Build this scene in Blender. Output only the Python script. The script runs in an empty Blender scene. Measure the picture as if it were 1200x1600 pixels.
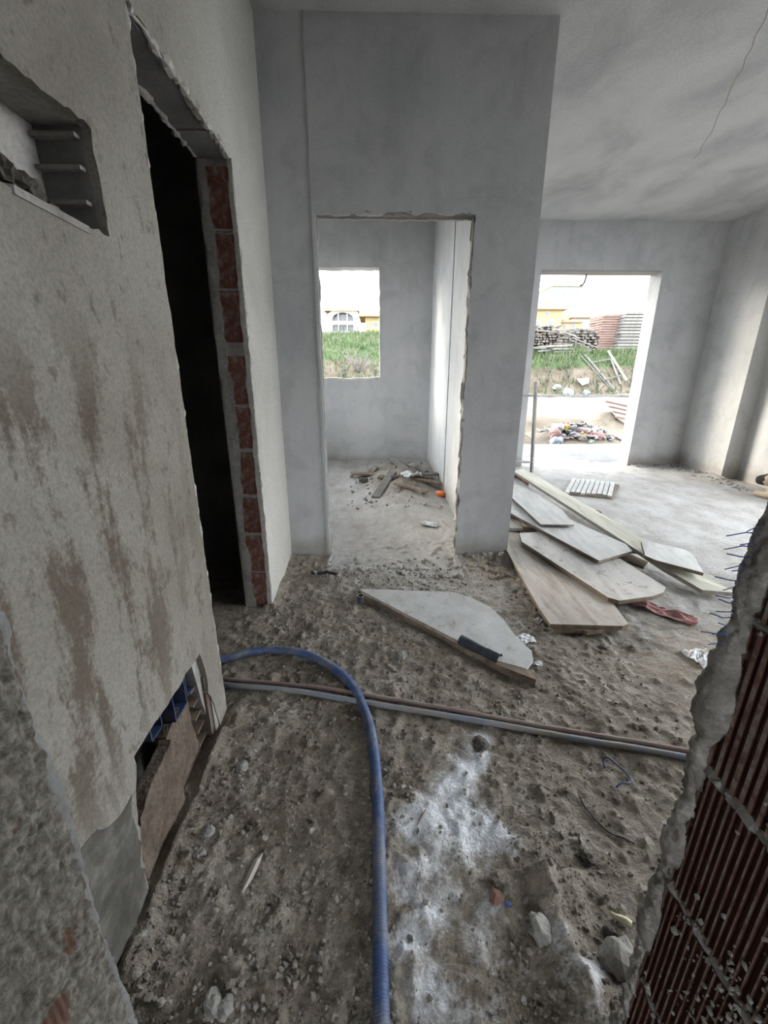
import bpy, bmesh, math, random
import numpy as np
from mathutils import Vector, Matrix
from mathutils.geometry import tessellate_polygon

sc = bpy.context.scene
COL = sc.collection
R = math.radians
random.seed(7)

# ------------------------------------------------------------------ camera
cam_d = bpy.data.cameras.new('camera')
cam = bpy.data.objects.new('camera', cam_d)
COL.objects.link(cam)
cam_d.sensor_fit = 'VERTICAL'
cam_d.sensor_height = 36.0
cam_d.lens = 36.0 * 670.0 / 1600.0
cam_d.clip_start = 0.02
cam_d.clip_end = 500
PITCH, YAW, ROLL = R(18.42), R(1.43), R(0.07)
fw = Vector((math.sin(YAW) * math.cos(PITCH), math.cos(YAW) * math.cos(PITCH), -math.sin(PITCH)))
rt = Vector((math.cos(YAW), -math.sin(YAW), 0))
up = rt.cross(fw)
r2 = rt * math.cos(ROLL) + up * math.sin(ROLL)
u2 = -rt * math.sin(ROLL) + up * math.cos(ROLL)
m = Matrix((r2, u2, -fw)).transposed().to_4x4()
m.translation = (0, 0, 1.32)
cam.matrix_world = m
sc.camera = cam

# ------------------------------------------------------------------ world, sun, exposure
world = bpy.data.worlds.new('overcast_sky')
sc.world = world
world.use_nodes = True
bg = world.node_tree.nodes['Background']
bg.inputs['Color'].default_value = (0.91, 0.955, 1.0, 1)
bg.inputs['Strength'].default_value = 3.2
sun_d = bpy.data.lights.new('hazy_sun', 'SUN')
sun_d.energy = 1.5
sun_d.angle = R(20)
sun_d.color = (1.0, 0.90, 0.76)
sun = bpy.data.objects.new('hazy_sun', sun_d)
COL.objects.link(sun)
sun.rotation_euler = Vector((0.80, -0.56, -0.30)).to_track_quat('-Z', 'Y').to_euler()
sun.location = (-20, 30, 20)
vs = sc.view_settings
vs.view_transform = 'Standard'
vs.look = 'None'
vs.gamma = 1.0
vs.use_curve_mapping = False
vs.exposure = 1.85

# ------------------------------------------------------------------ numeric noise
def _h(ix, iy, s):
    v = np.sin(ix * 127.1 + iy * 311.7 + s * 74.7) * 43758.5453
    return v - np.floor(v)

def vn(x, y, s=0):
    x = np.asarray(x, float); y = np.asarray(y, float)
    ix = np.floor(x); iy = np.floor(y)
    fx = x - ix; fy = y - iy
    fx = fx * fx * (3 - 2 * fx); fy = fy * fy * (3 - 2 * fy)
    a = _h(ix, iy, s); b = _h(ix + 1, iy, s); c = _h(ix, iy + 1, s); d = _h(ix + 1, iy + 1, s)
    return a + (b - a) * fx + (c - a) * fy + (a - b - c + d) * fx * fy

def fbm(x, y, o=4, s=0):
    t = 0; a = .5; n = 0
    for i in range(o):
        t = t + a * vn(x * 2 ** i + i * 17.3, y * 2 ** i - i * 9.1, s + i); n += a; a *= .5
    return t / n

def sstep(a, b, x):
    t = np.clip((np.asarray(x, float) - a) / (b - a), 0, 1)
    return t * t * (3 - 2 * t)

# ------------------------------------------------------------------ object helpers
def wloc(o):
    v = Vector((0, 0, 0))
    while o is not None:
        v = v + o.location; o = o.parent
    return v

def put(name, me, parent=None, mats=None):
    """link a mesh given in world coordinates; its origin moves to its base centre"""
    n = len(me.vertices)
    co = np.empty(n * 3); me.vertices.foreach_get('co', co); co = co.reshape(-1, 3)
    b = np.array([(co[:, 0].min() + co[:, 0].max()) / 2, (co[:, 1].min() + co[:, 1].max()) / 2, co[:, 2].min()])
    me.vertices.foreach_set('co', (co - b).ravel()); me.update()
    o = bpy.data.objects.new(name, me)
    COL.objects.link(o)
    if parent is not None:
        o.parent = parent
        o.location = Vector(b) - wloc(parent)
    else:
        o.location = b
    for mt in (mats if isinstance(mats, (list, tuple)) else [mats]):
        if mt: me.materials.append(mt)
    return o

def tag(o, label, cat=None, group=None, kind=None):
    o['label'] = label
    if cat: o['category'] = cat
    if group: o['group'] = group
    if kind: o['kind'] = kind
    return o

def struct(o, label=None):
    o['kind'] = 'structure'
    if label: o['label'] = label
    return o

def thing(name, loc, label, cat, group=None):
    o = bpy.data.objects.new(name, None)
    o.empty_display_size = .1
    COL.objects.link(o); o.location = loc
    return tag(o, label, cat, group)

def smooth(o, on=True):
    o.data.polygons.foreach_set('use_smooth', [on] * len(o.data.polygons)); o.data.update()
    return o

class MB:
    def __init__(s): s.v = []; s.f = []
    def add(s, v, f):
        k = len(s.v); s.v += [tuple(p) for p in v]; s.f += [tuple(i + k for i in q) for q in f]; return s
    def box(s, x0, x1, y0, y1, z0, z1, mx=None):
        v = [Vector((x, y, z)) for z in (z0, z1) for y in (y0, y1) for x in (x0, x1)]
        if mx is not None: v = [mx @ p for p in v]
        return s.add(v, [(0, 2, 3, 1), (4, 5, 7, 6), (0, 1, 5, 4), (2, 6, 7, 3), (0, 4, 6, 2), (1, 3, 7, 5)])
    def tube(s, pts, r, n=8, cap=True):
        pts = [Vector(p) for p in pts]; N = len(pts)
        rr = r if isinstance(r, (list, tuple, np.ndarray)) else [r] * N
        k = len(s.v); prev = None
        for i, p in enumerate(pts):
            t = (pts[min(i + 1, N - 1)] - pts[max(i - 1, 0)])
            t = t.normalized() if t.length > 1e-9 else Vector((0, 0, 1))
            if prev is None:
                a = Vector((0, 0, 1)) if abs(t.z) < .9 else Vector((1, 0, 0))
                u = t.cross(a).normalized()
            else:
                u = (prev - t * prev.dot(t)).normalized()
            prev = u; w = t.cross(u)
            for j in range(n):
                q = 2 * math.pi * j / n
                s.v.append(tuple(p + (u * math.cos(q) + w * math.sin(q)) * rr[i]))
        for i in range(N - 1):
            for j in range(n):
                a = k + i * n + j; b = k + i * n + (j + 1) % n
                s.f.append((a, b, b + n, a + n))
        if cap:
            s.f.append(tuple(k + j for j in range(n))[::-1]); s.f.append(tuple(k + (N - 1) * n + j for j in range(n)))
        return s
    def prism(s, pts, thick, jit=0):
        """top polygon given as 3D points, walls straight down"""
        n = len(pts); v = [Vector(p) for p in pts] + [Vector((p[0], p[1], p[2] - thick)) for p in pts]
        tris = tessellate_polygon([[Vector((p[0], p[1], 0)) for p in pts]])
        f = []
        for t in tris:
            a, b, c = [v[i] for i in t]
            if (b - a).cross(c - a).z < 0: t = t[::-1]
            f.append(tuple(t)); f.append(tuple(i + n for i in t[::-1]))
        ar = sum(pts[i][0] * pts[(i + 1) % n][1] - pts[(i + 1) % n][0] * pts[i][1] for i in range(n))
        for i in range(n):
            j = (i + 1) % n
            f.append((i, i + n, j + n, j) if ar > 0 else (j, j + n, i + n, i))
        return s.add(v, f)
    def mesh(s, name):
        me = bpy.data.meshes.new(name); me.from_pydata([tuple(p) for p in s.v], [], s.f); me.update(); return me
    def build(s, name, mat, parent=None):
        return put(name, s.mesh(name), parent, mat)

def ragged(pts, step, amp, seed=0, closed=True):
    """subdivide a 2D outline and chip it"""
    out = []; n = len(pts); rr = random.Random(seed)
    for i in range(n if closed else n - 1):
        a = np.array(pts[i], float); b = np.array(pts[(i + 1) % n], float)
        L = np.linalg.norm(b - a); k = max(1, int(L / step))
        nv = np.array([-(b - a)[1], (b - a)[0]]) / max(L, 1e-6)
        for j in range(k):
            t = (j + (rr.uniform(-.25, .25) if j else 0)) / k
            p = a + (b - a) * t
            if j: p = p + nv * (amp * (rr.random() - .5) * 1.1 + amp * 2.2 * (float(vn(i * 9 + t * L * 14, seed * 3.1, seed)) - .5))
            out.append((float(p[0]), float(p[1])))
    return out

def slab(outer, holes, thick, fn):
    """plate with holes. fn(u, v, d) -> world point; d runs 0..thick from the visible face inwards"""
    loops = [outer] + holes
    vs2 = [Vector((p[0], p[1], 0)) for l in loops for p in l]
    n = len(vs2)
    tris = tessellate_polygon([[Vector((p[0], p[1], 0)) for p in l] for l in loops])
    mb = MB()
    front = [fn(p.x, p.y, 0) for p in vs2]; back = [fn(p.x, p.y, thick) for p in vs2]
    f = []
    for t in tris:
        f.append(tuple(t)); f.append(tuple(i + n for i in t[::-1]))
    k = 0
    for l in loops:
        m_ = len(l)
        for i in range(m_):
            a = k + i; b = k + (i + 1) % m_
            f.append((a, a + n, b + n, b))
        k += m_
    mb.add(front + back, f)
    me = mb.mesh('slab')
    bm = bmesh.new(); bm.from_mesh(me); bmesh.ops.recalc_face_normals(bm, faces=bm.faces); bm.to_mesh(me); bm.free()
    return me

def rect(a0, a1, b0, b1): return [(a0, b0), (a1, b0), (a1, b1), (a0, b1)]

def grid_mesh(name, U, V, P):
    """U, V index arrays sizes; P (nu,nv,3)"""
    nu, nv = P.shape[:2]
    me = bpy.data.meshes.new(name)
    idx = np.arange(nu * nv).reshape(nu, nv)
    q = np.stack([idx[:-1, :-1], idx[1:, :-1], idx[1:, 1:], idx[:-1, 1:]], -1).reshape(-1, 4)
    me.vertices.add(nu * nv); me.vertices.foreach_set('co', P.reshape(-1))
    me.loops.add(q.size); me.loops.foreach_set('vertex_index', q.ravel().astype(np.int32))
    me.polygons.add(len(q)); me.polygons.foreach_set('loop_start', np.arange(0, q.size, 4, dtype=np.int32))
    me.polygons.foreach_set('loop_total', np.full(len(q), 4, np.int32))
    me.update(calc_edges=True); me.validate()
    me.polygons.foreach_set('use_smooth', [True] * len(me.polygons))
    return me

def attr(me, name, vals):
    a = me.attributes.new(name, 'FLOAT', 'POINT'); a.data.foreach_set('value', np.asarray(vals, np.float32).ravel())

_ico = None
def ico(sub=1):
    bm = bmesh.new(); bmesh.ops.create_icosphere(bm, subdivisions=sub, radius=1)
    v = np.array([p.co[:] for p in bm.verts]); f = np.array([[q.index for q in p.verts] for p in bm.faces]); bm.free()
    return v, f

def rotm(rng):
    q = rng.normal(size=4); q /= np.linalg.norm(q); w, x, y, z = q
    return np.array([[1 - 2 * (y * y + z * z), 2 * (x * y - z * w), 2 * (x * z + y * w)], [2 * (x * y + z * w), 1 - 2 * (x * x + z * z), 2 * (y * z - x * w)], [2 * (x * z - y * w), 2 * (y * z + x * w), 1 - 2 * (x * x + y * y)]])

def rock_mesh(name, c, r, seed, flat=.7, sub=2, rough=.35):
    v, f = ico(sub); rng = np.random.default_rng(seed)
    s = np.array([1, rng.uniform(.6, 1), flat * rng.uniform(.7, 1.1)])
    d = 1 + rough * (fbm(v[:, 0] * 1.7 + seed, v[:, 1] * 1.7 + v[:, 2] * 2.3, 3, seed) - .5) * 2
    a = rng.uniform(0, 6.28); rz = np.array([[math.cos(a), -math.sin(a), 0], [math.sin(a), math.cos(a), 0], [0, 0, 1]])
    p = (v * d[:, None] * s * r) @ rz.T + np.array(c)
    me = bpy.data.meshes.new(name); me.from_pydata(p.tolist(), [], f.tolist()); me.update(); return me

# ------------------------------------------------------------------ materials
class N:
    def __init__(s, name):
        s.m = bpy.data.materials.new(name); s.m.use_nodes = True
        s.t = s.m.node_tree; s.b = s.t.nodes['Principled BSDF']; s.c = s.new('ShaderNodeTexCoord').outputs['Object']
    def new(s, t, **k):
        n = s.t.nodes.new(t)
        for a, b in k.items(): setattr(n, a, b)
        return n
    def l(s, a, b): s.t.links.new(a, b)
    def mapv(s, sc_, v=None):
        n = s.new('ShaderNodeMapping'); n.inputs['Scale'].default_value = sc_; s.l(v or s.c, n.inputs['Vector']); return n.outputs[0]
    def noise(s, scale, detail=4, rough=.55, v=None, dist=0):
        n = s.new('ShaderNodeTexNoise'); n.inputs['Scale'].default_value = scale; n.inputs['Detail'].default_value = detail
        n.inputs['Roughness'].default_value = rough; n.inputs['Distortion'].default_value = dist
        s.l(v or s.c, n.inputs['Vector']); return n.outputs['Fac']
    def ramp(s, fac, stops):
        n = s.new('ShaderNodeValToRGB'); e = n.color_ramp.elements
        while len(e) < len(stops): e.new(.5)
        for q, (p, c) in zip(e, stops):
            q.position = p; q.color = (*c, 1) if len(c) == 3 else c
        s.l(fac, n.inputs['Fac']); return n.outputs['Color']
    def mix(s, fac, a, b, mode='MIX'):
        n = s.new('ShaderNodeMix', data_type='RGBA', blend_type=mode)
        for val, i in ((fac, 0), (a, 6), (b, 7)):
            if isinstance(val, (int, float)): n.inputs[i].default_value = val
            elif isinstance(val, tuple): n.inputs[i].default_value = (*val, 1)
            else: s.l(val, n.inputs[i])
        return n.outputs[2]
    def math(s, op, a, b=0):
        n = s.new('ShaderNodeMath', operation=op)
        for i, val in enumerate((a, b)):
            if isinstance(val, (int, float)): n.inputs[i].default_value = val
            else: s.l(val, n.inputs[i])
        return n.outputs[0]
    def attr(s, name):
        n = s.new('ShaderNodeAttribute'); n.attribute_name = name; return n.outputs['Fac']
    def bump(s, h, st, dist, prev=None):
        n = s.new('ShaderNodeBump'); n.inputs['Strength'].default_value = st; n.inputs['Distance'].default_value = dist
        s.l(h, n.inputs['Height'])
        if prev is not None: s.l(prev, n.inputs['Normal'])
        return n.outputs[0]
    def vary(s, col, amt):
        o = s.new('ShaderNodeObjectInfo'); h = s.new('ShaderNodeHueSaturation')
        mr = s.new('ShaderNodeMapRange'); mr.inputs['To Min'].default_value = 1 - amt; mr.inputs['To Max'].default_value = 1 + amt
        s.l(o.outputs['Random'], mr.inputs['Value']); s.l(mr.outputs[0], h.inputs['Value']); s.l(col, h.inputs['Color']); return h.outputs[0]
    def done(s, col, rough=.9, nrm=None, spec=.25, metal=0):
        if isinstance(col, tuple): s.b.inputs['Base Color'].default_value = (*col, 1)
        else: s.l(col, s.b.inputs['Base Color'])
        if isinstance(rough, (int, float)): s.b.inputs['Roughness'].default_value = rough
        else: s.l(rough, s.b.inputs['Roughness'])
        s.b.inputs['Specular IOR Level'].default_value = spec; s.b.inputs['Metallic'].default_value = metal
        if nrm is not None: s.l(nrm, s.b.inputs['Normal'])
        return s.m

def mottled(name, c0, c1, c2, scale=2.0, st=(1, 1, 1), grain=90, gamt=.25, bump=.25, bd=.004, rough=.92, vary=0, spec=.2, mid=14):
    n = N(name); v = n.mapv(st)
    col = n.ramp(n.noise(scale, 6, .6, v, .3), [(.3, c0), (.5, c1), (.72, c2)])
    g = n.noise(grain, 3, .6)
    col = n.mix(gamt, col, n.ramp(g, [(.3, (.35, .35, .35)), (.65, (1, 1, 1))]), 'MULTIPLY')
    if vary: col = n.vary(col, vary)
    h = n.math('ADD', n.math('MULTIPLY', n.noise(mid, 4, .6), 1.2), n.math('MULTIPLY', g, .6))
    return n.done(col, rough, n.bump(h, bump, bd), spec)

def plain(name, c, rough=.6, vary=0, spec=.3, metal=0, dirt=0, dc=(.3, .28, .25), ds=6):
    n = N(name); col = n.mix(0.0, c, c)
    if dirt: col = n.mix(n.math('MULTIPLY', n.ramp(n.noise(ds, 5, .65), [(.42, (0, 0, 0)), (.62, (1, 1, 1))]), dirt), c, dc)
    if vary: col = n.vary(col, vary)
    return n.done(col, rough, n.bump(n.noise(60, 3), .12, .002), spec, metal)

MAT = {}
def plaster(name, c0, c1, c2, stain=None):
    n = N(name)
    big = n.noise(.9, 5, .6, None, .4)
    col = n.ramp(big, [(.32, c0), (.5, c1), (.7, c2)])
    # vertical weather streaks
    sv = n.mapv((5, 5, .7)); s_ = n.noise(1.3, 5, .65, sv)
    col = n.mix(.14, col, n.ramp(s_, [(.36, (.55, .54, .53)), (.55, (1, 1, 1))]), 'MULTIPLY')
    bl = n.noise(3.2, 6, .7, None, .6)
    col = n.mix(.4, col, n.ramp(bl, [(.32, (.6, .59, .58)), (.52, (1, 1, 1))]), 'MULTIPLY')
    sp_ = n.new('ShaderNodeSeparateXYZ'); n.l(n.c, sp_.inputs[0])
    ft = n.math('SUBTRACT', n.math('ADD', n.math('MULTIPLY', n.noise(5, 5, .65), .34), .10), sp_.outputs['Z'])
    col = n.mix(n.math('MULTIPLY', n.ramp(n.math('ADD', n.math('MULTIPLY', ft, 4), .5), [(.30, (0, 0, 0)), (.85, (1, 1, 1))]), .6), col, (.24, .215, .18))
    g = n.noise(160, 3, .6)
    col = n.mix(.3, col, n.ramp(g, [(.35, (.6, .6, .6)), (.6, (1, 1, 1))]), 'MULTIPLY')
    h = n.math('ADD', n.math('MULTIPLY', n.noise(7, 4, .6), 1.5), n.math('MULTIPLY', g, .5))
    return n, col, n.bump(h, .3, .004)

n, col, nr = plaster('plaster_grey', (.43, .44, .45), (.495, .50, .505), (.55, .552, .553))
MAT['plaster'] = n.done(col, .93, nr, .15)
n, col, nr = plaster('plaster_pale', (.46, .465, .46), (.52, .52, .51), (.56, .56, .55))
MAT['plaster_pale'] = n.done(col, .93, nr, .15)

# dirty plaster of the near left wall, object origin at (-.6ish, 1.67, 0)
n = N('plaster_dirty')
pos = n.c
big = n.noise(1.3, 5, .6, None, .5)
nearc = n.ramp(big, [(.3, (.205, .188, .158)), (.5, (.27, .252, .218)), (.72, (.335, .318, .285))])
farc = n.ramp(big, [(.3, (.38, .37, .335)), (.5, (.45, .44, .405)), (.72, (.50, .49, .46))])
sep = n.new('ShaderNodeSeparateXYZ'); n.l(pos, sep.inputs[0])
col = n.mix(n.ramp(n.math('ADD', n.math('MULTIPLY', sep.outputs['Y'], .5), .5), [(.44, (0, 0, 0)), (.75, (1, 1, 1))]), nearc, farc)  # near coat dirtier, and also darkened in colour against the side light
ymask = n.ramp(n.math('ADD', n.math('MULTIPLY', sep.outputs['Y'], .5), .5), [(.16, (1, 1, 1)), (.40, (0, 0, 0))])
zm = n.ramp(n.math('MULTIPLY', sep.outputs['Z'], .3333), [(.10, (0, 0, 0)), (.22, (1, 1, 1)), (.44, (1, 1, 1)), (.52, (0, 0, 0))])
bv = n.mapv((1, 7, 1.5)); bn = n.noise(1.5, 6, .62, bv, .1)
bn = n.math('ADD', bn, n.math('MULTIPLY', n.math('SUBTRACT', n.noise(55, 5, .75), .5), .34))
blot = n.math('MULTIPLY', n.math('MULTIPLY', n.ramp(bn, [(.48, (0, 0, 0)), (.57, (1, 1, 1))]), ymask), zm)
col = n.mix(n.math('MULTIPLY', blot, .8), col, (.105, .083, .060))
sp = n.noise(16, 5, .7, n.mapv((1, 1.5, 1)))
col = n.mix(n.math('MULTIPLY', n.ramp(sp, [(.57, (0, 0, 0)), (.66, (1, 1, 1))]), n.math('MULTIPLY', n.ramp(n.math('ADD', n.math('MULTIPLY', sep.outputs['Y'], .5), .5), [(.4, (1, 1, 1)), (.6, (.1, .1, .1))]), .6)), col, (.11, .092, .075))
g = n.noise(140, 3, .65)
col = n.mix(.42, col, n.ramp(g, [(.35, (.45, .45, .45)), (.6, (1, 1, 1))]), 'MULTIPLY')
h = n.math('ADD', n.math('MULTIPLY', n.noise(9, 5, .6), 1.4), n.math('MULTIPLY', g, .8))
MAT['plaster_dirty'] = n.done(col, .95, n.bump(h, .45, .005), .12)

MAT['ceiling'] = mottled('ceiling_render', (.36, .36, .355), (.50, .50, .49), (.58, .58, .565), 1.9, (1, .6, 1), 70, .25, .4, .008)
MAT['mortar'] = mottled('mortar', (.20, .19, .175), (.30, .285, .265), (.40, .385, .36), 6, (1, 1, 1), 60, .4, .6, .006)
MAT['mortar_pale'] = mottled('mortar_pale', (.34, .32, .29), (.46, .44, .41), (.55, .53, .50), 9, (1, 1, 1), 90, .4, .6, .005)
MAT['mortar_lip'] = mottled('mortar_lip', (.15, .135, .12), (.27, .25, .225), (.46, .44, .41), 22, (1, 1, 1), 120, .5, .9, .006)
MAT['rubbly'] = mottled('broken_clay', (.085, .065, .05), (.155, .122, .096), (.24, .195, .158), 13, (1, 1, 1), 70, .55, 1.0, .012, mid=26)
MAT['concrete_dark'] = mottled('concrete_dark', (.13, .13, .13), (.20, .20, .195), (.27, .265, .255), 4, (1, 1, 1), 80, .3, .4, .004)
MAT['damp_cement'] = mottled('damp_cement', (.06, .057, .05), (.11, .105, .092), (.24, .23, .21), 9, (1, 1, 1), 90, .3, .4, .004)

def brickmat(name, red, smear, amt, lo=.48, hi=.6, sc_=7):
    n = N(name); v = n.noise(4, 4, .6)
    col = n.ramp(v, [(.3, tuple(c * .7 for c in red)), (.55, red), (.75, tuple(min(1, c * 1.35) for c in red))])
    sm = n.ramp(n.noise(sc_, 6, .72, None, .4), [(lo, (0, 0, 0)), (hi, (1, 1, 1))])
    col = n.mix(n.math('MULTIPLY', sm, amt), col, smear)
    col = n.vary(col, .14)
    h = n.math('ADD', n.noise(80, 4, .6), n.math('MULTIPLY', sm, .6))
    return n.done(col, .88, n.bump(h, .5, .003), .2)
MAT['brick'] = brickmat('red_clay', (.16, .062, .045), (.25, .22, .195), .8, .47, .62, 16)
MAT['brick_dark'] = brickmat('red_clay_dark', (.085, .036, .028), (.17, .145, .125), .6, .55, .68)
MAT['brick_ridge'] = brickmat('red_clay_dusty_ridge', (.20, .11, .085), (.33, .29, .255), .8, .42, .58, 25)
MAT['brick_dusty'] = brickmat('red_clay_dusty', (.15, .095, .07), (.175, .15, .12), .9, .36, .52, 18)
MAT['brick_mortared'] = brickmat('red_clay_under_mortar', (.16, .075, .05), (.255, .235, .205), .95, .36, .50, 11)

# floor: dirt with pale cement dust; attribute dust is where cement was spilled, pale the swept screed
n = N('floor_dirt')
a1 = n.noise(5, 6, .65, None, .4)
dirt = n.ramp(a1, [(.3, (.165, .138, .106)), (.5, (.27, .237, .194)), (.72, (.38, .347, .30))])
pale = n.ramp(n.noise(3.5, 6, .7, n.mapv((1.3, .8, 1))), [(.3, (.31, .295, .272)), (.5, (.42, .412, .397)), (.7, (.52, .518, .51))])
pm = n.math('ADD', n.attr('pale'), n.math('MULTIPLY', n.math('SUBTRACT', n.noise(11, 6, .75), .5), 1.1))
col = n.mix(n.ramp(pm, [(.3, (0, 0, 0)), (.75, (1, 1, 1))]), dirt, pale)
dm = n.math('ADD', n.attr('dust'), n.math('MULTIPLY', n.math('SUBTRACT', n.noise(14, 7, .78), .5), 2.0))
col = n.mix(n.ramp(dm, [(.36, (0, 0, 0)), (.92, (1, 1, 1))]), col, (.74, .76, .80))
g = n.noise(110, 4, .65)
col = n.mix(.5, col, n.ramp(g, [(.32, (.35, .34, .33)), (.6, (1, 1, 1))]), 'MULTIPLY')
sp = n.noise(45, 3, .6)
col = n.mix(n.ramp(sp, [(.62, (0, 0, 0)), (.70, (1, 1, 1))]), col, (.40, .385, .36))
h = n.math('ADD', n.math('MULTIPLY', n.noise(38, 5, .65), 1.5), n.math('MULTIPLY', g, .7))
MAT['floor'] = n.done(col, .93, n.bump(h, .8, .01), .2)
MAT['gravel'] = mottled('gravel', (.10, .088, .072), (.19, .17, .145), (.36, .345, .32), 40, (1, 1, 1), 150, .3, .3, .002)
MAT['clod'] = mottled('pale_cement_clod', (.20, .19, .172), (.29, .28, .26), (.38, .37, .35), 14, (1, 1, 1), 110, .4, .5, .004)
MAT['clod_dark'] = mottled('dark_clod', (.05, .045, .04), (.10, .09, .08), (.17, .155, .135), 14, (1, 1, 1), 110, .4, .5, .004)

def wood(name, c0, c1, c2, st, spots=0, vary=0.06):
    n = N(name); v = n.mapv(st)
    col = n.ramp(n.noise(3, 6, .65, v, .5), [(.32, c0), (.5, c1), (.7, c2)])
    if spots:
        col = n.mix(n.math('MULTIPLY', n.ramp(n.noise(17, 5, .7), [(.57, (0, 0, 0)), (.66, (1, 1, 1))]), spots), col, (.20, .175, .15))
    col = n.mix(.25, col, n.ramp(n.noise(120, 3), [(.35, (.6, .6, .6)), (.6, (1, 1, 1))]), 'MULTIPLY')
    if vary: col = n.vary(col, vary)
    return n.done(col, .85, n.bump(n.noise(22, 4, .6, v), .35, .004), .2)
MAT['plank_new'] = wood('plank_pale', (.44, .43, .36), (.55, .54, .46), (.63, .62, .54), (9, .8, 6))
MAT['ply_grey'] = wood('plywood_grey', (.38, .38, .37), (.47, .47, .46), (.54, .54, .53), (5, 1, 5), .25)
MAT['ply_spot'] = wood('plywood_spotted', (.34, .325, .305), (.44, .425, .40), (.53, .515, .49), (4, 1.2, 5), .7)
MAT['ply_brown'] = wood('plywood_brown', (.27, .235, .20), (.37, .34, .305), (.45, .43, .40), (6, 1, 6), .45)
MAT['ply_leaf'] = wood('plywood_dusty', (.36, .355, .34), (.45, .45, .44), (.51, .51, .50), (2, 2, 2), .5)
MAT['wood_edge'] = wood('wood_weathered', (.13, .10, .075), (.21, .165, .125), (.30, .245, .19), (6, 1, 6), .3)
MAT['wood_grey'] = wood('wood_greyed', (0.102, 0.096, 0.0882), (0.144, 0.138, 0.129), (0.186, 0.18, 0.171), (4, 4, 4), .2, .25)
MAT['wood_log'] = wood('wood_logs', (0.075, 0.0622, 0.0495), (0.128, 0.11, 0.0938), (0.188, 0.17, 0.15), (4, 4, 4), .2, .3)
MAT['panel_red'] = wood('panel_red', (0.122, 0.0792, 0.0662), (0.158, 0.107, 0.0907), (0.194, 0.137, 0.119), (3, 3, 3), .2, .12)
MAT['panel_grey'] = wood('panel_grey', (0.114, 0.107, 0.0978), (0.15, 0.143, 0.133), (0.18, 0.174, 0.163), (3, 3, 3), .2, .14)
MAT['hose'] = plain('blue_rubber', (.05, .09, .205), .5, 0, .35, 0, .85, (.17, .18, .21), 10)
MAT['blue_plastic'] = plain('blue_plastic', (.025, .05, .13), .5, 0, .3, 0, .6, (.13, .13, .14), 14)
MAT['blue_fibre'] = plain('blue_fibre', (.05, .10, .30), .6)
MAT['pipe_grey'] = plain('pipe_grey', (.20, .225, .27), .6, 0, .3, 0, .9, (.27, .25, .22), 5)
MAT['pipe_red'] = plain('pipe_red', (.25, .17, .15), .7, 0, .3, 0, .9, (.27, .24, .21), 5)
MAT['pvc_dark'] = plain('pvc_dark', (.04, .046, .06), .35, 0, .4, 0, .2, (.2, .2, .2), 20)
MAT['white'] = plain('white_sheet', (.66, .68, .70), .45, 0, .4, 0, .35, (.42, .41, .4), 18)
MAT['pink'] = plain('pink_cloth', (.50, .26, .27), .9, 0, .1, 0, .45, (.45, .38, .35), 25)
MAT['yellow'] = plain('yellow_white_plastic', (.62, .60, .42), .5)
MAT['orange'] = plain('orange_plastic', (.75, .22, .06), .5)
MAT['steel'] = plain('painted_steel', (.26, .255, .245), .6, 0, .4, .2, .6, (.34, .33, .31), 12)
MAT['black'] = plain('black_rubber', (.02, .02, .022), .7)
MAT['crack'] = plain('reddish_crack', (.34, .27, .23), .95)
MAT['brickshard'] = plain('brick_shard', (.17, .085, .07), .85, 0, .2, 0, .4, (.25, .22, .2), 30)
MAT['soil'] = mottled('soil', (.08, .066, .05), (.125, .106, .083), (.175, .153, .125), 1.4, (1, 1, 1), 14, .3, .6, .03, mid=5)
n = N('ground')
so = n.ramp(n.noise(1.6, 6, .65), [(.3, (0.0595, 0.0476, 0.0357)), (.5, (0.0935, 0.0782, 0.0595)), (.7, (0.136, 0.119, 0.0935))])
rd = n.ramp(n.noise(2.5, 6, .65, n.mapv((.4, 2, 1))), [(.3, (0.093, 0.0837, 0.0682)), (.5, (0.124, 0.113, 0.0942)), (.7, (0.155, 0.143, 0.123))])
gr = n.ramp(n.noise(3.5, 6, .7), [(.3, (0.024, 0.0416, 0.016)), (.5, (0.048, 0.072, 0.0304)), (.7, (0.088, 0.1, 0.056))])
col = n.mix(n.attr('road'), so, rd)
col = n.mix(n.ramp(n.math('ADD', n.attr('grass'), n.math('MULTIPLY', n.math('SUBTRACT', n.noise(4, 5, .7), .5), .9)), [(.35, (0, 0, 0)), (.65, (1, 1, 1))]), col, gr)
MAT['ground'] = n.done(col, .95, n.bump(n.noise(9, 6, .7), .8, .05), .1)
MAT['terrace'] = mottled('terrace_screed', (0.12, 0.123, 0.126), (0.156, 0.159, 0.162), (0.186, 0.189, 0.192), 2.2, (1, 1, 1), 40, .25, .4, .006)
MAT['grass'] = plain('grass_blades', (0.0496, 0.0784, 0.0304), .7, 0, .2, 0, .8, (0.104, 0.112, 0.064), 1.2)
MAT['weed'] = plain('weed_leaves', (0.035, 0.065, 0.025), .7, .2, .2)
MAT['drytwig'] = plain('dry_twigs', (0.136, 0.124, 0.112), .9, .1)
MAT['house_white'] = plain('house_white', (0.27, 0.266, 0.259), .9)
MAT['house_yellow'] = plain('house_yellow', (0.306, 0.234, 0.119), .9)
MAT['house_green'] = plain('house_green', (0.175, 0.21, 0.189), .9)
MAT['roof_tile'] = mottled('roof_tile', (.24, .13, .08), (.30, .17, .10), (.34, .21, .13), 3, (1, 1, 1), 20, .2, .3, .02)
MAT['glass'] = plain('window_glass', (.08, .09, .10), .15, 0, .5)
MAT['fur'] = plain('tan_fur', (.46, .36, .26), .95, 0, .1, 0, .5, (.56, .50, .43), 7)
MAT['fur_dark'] = plain('dark_fur', (.045, .04, .038), .9, 0, .1)
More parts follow.
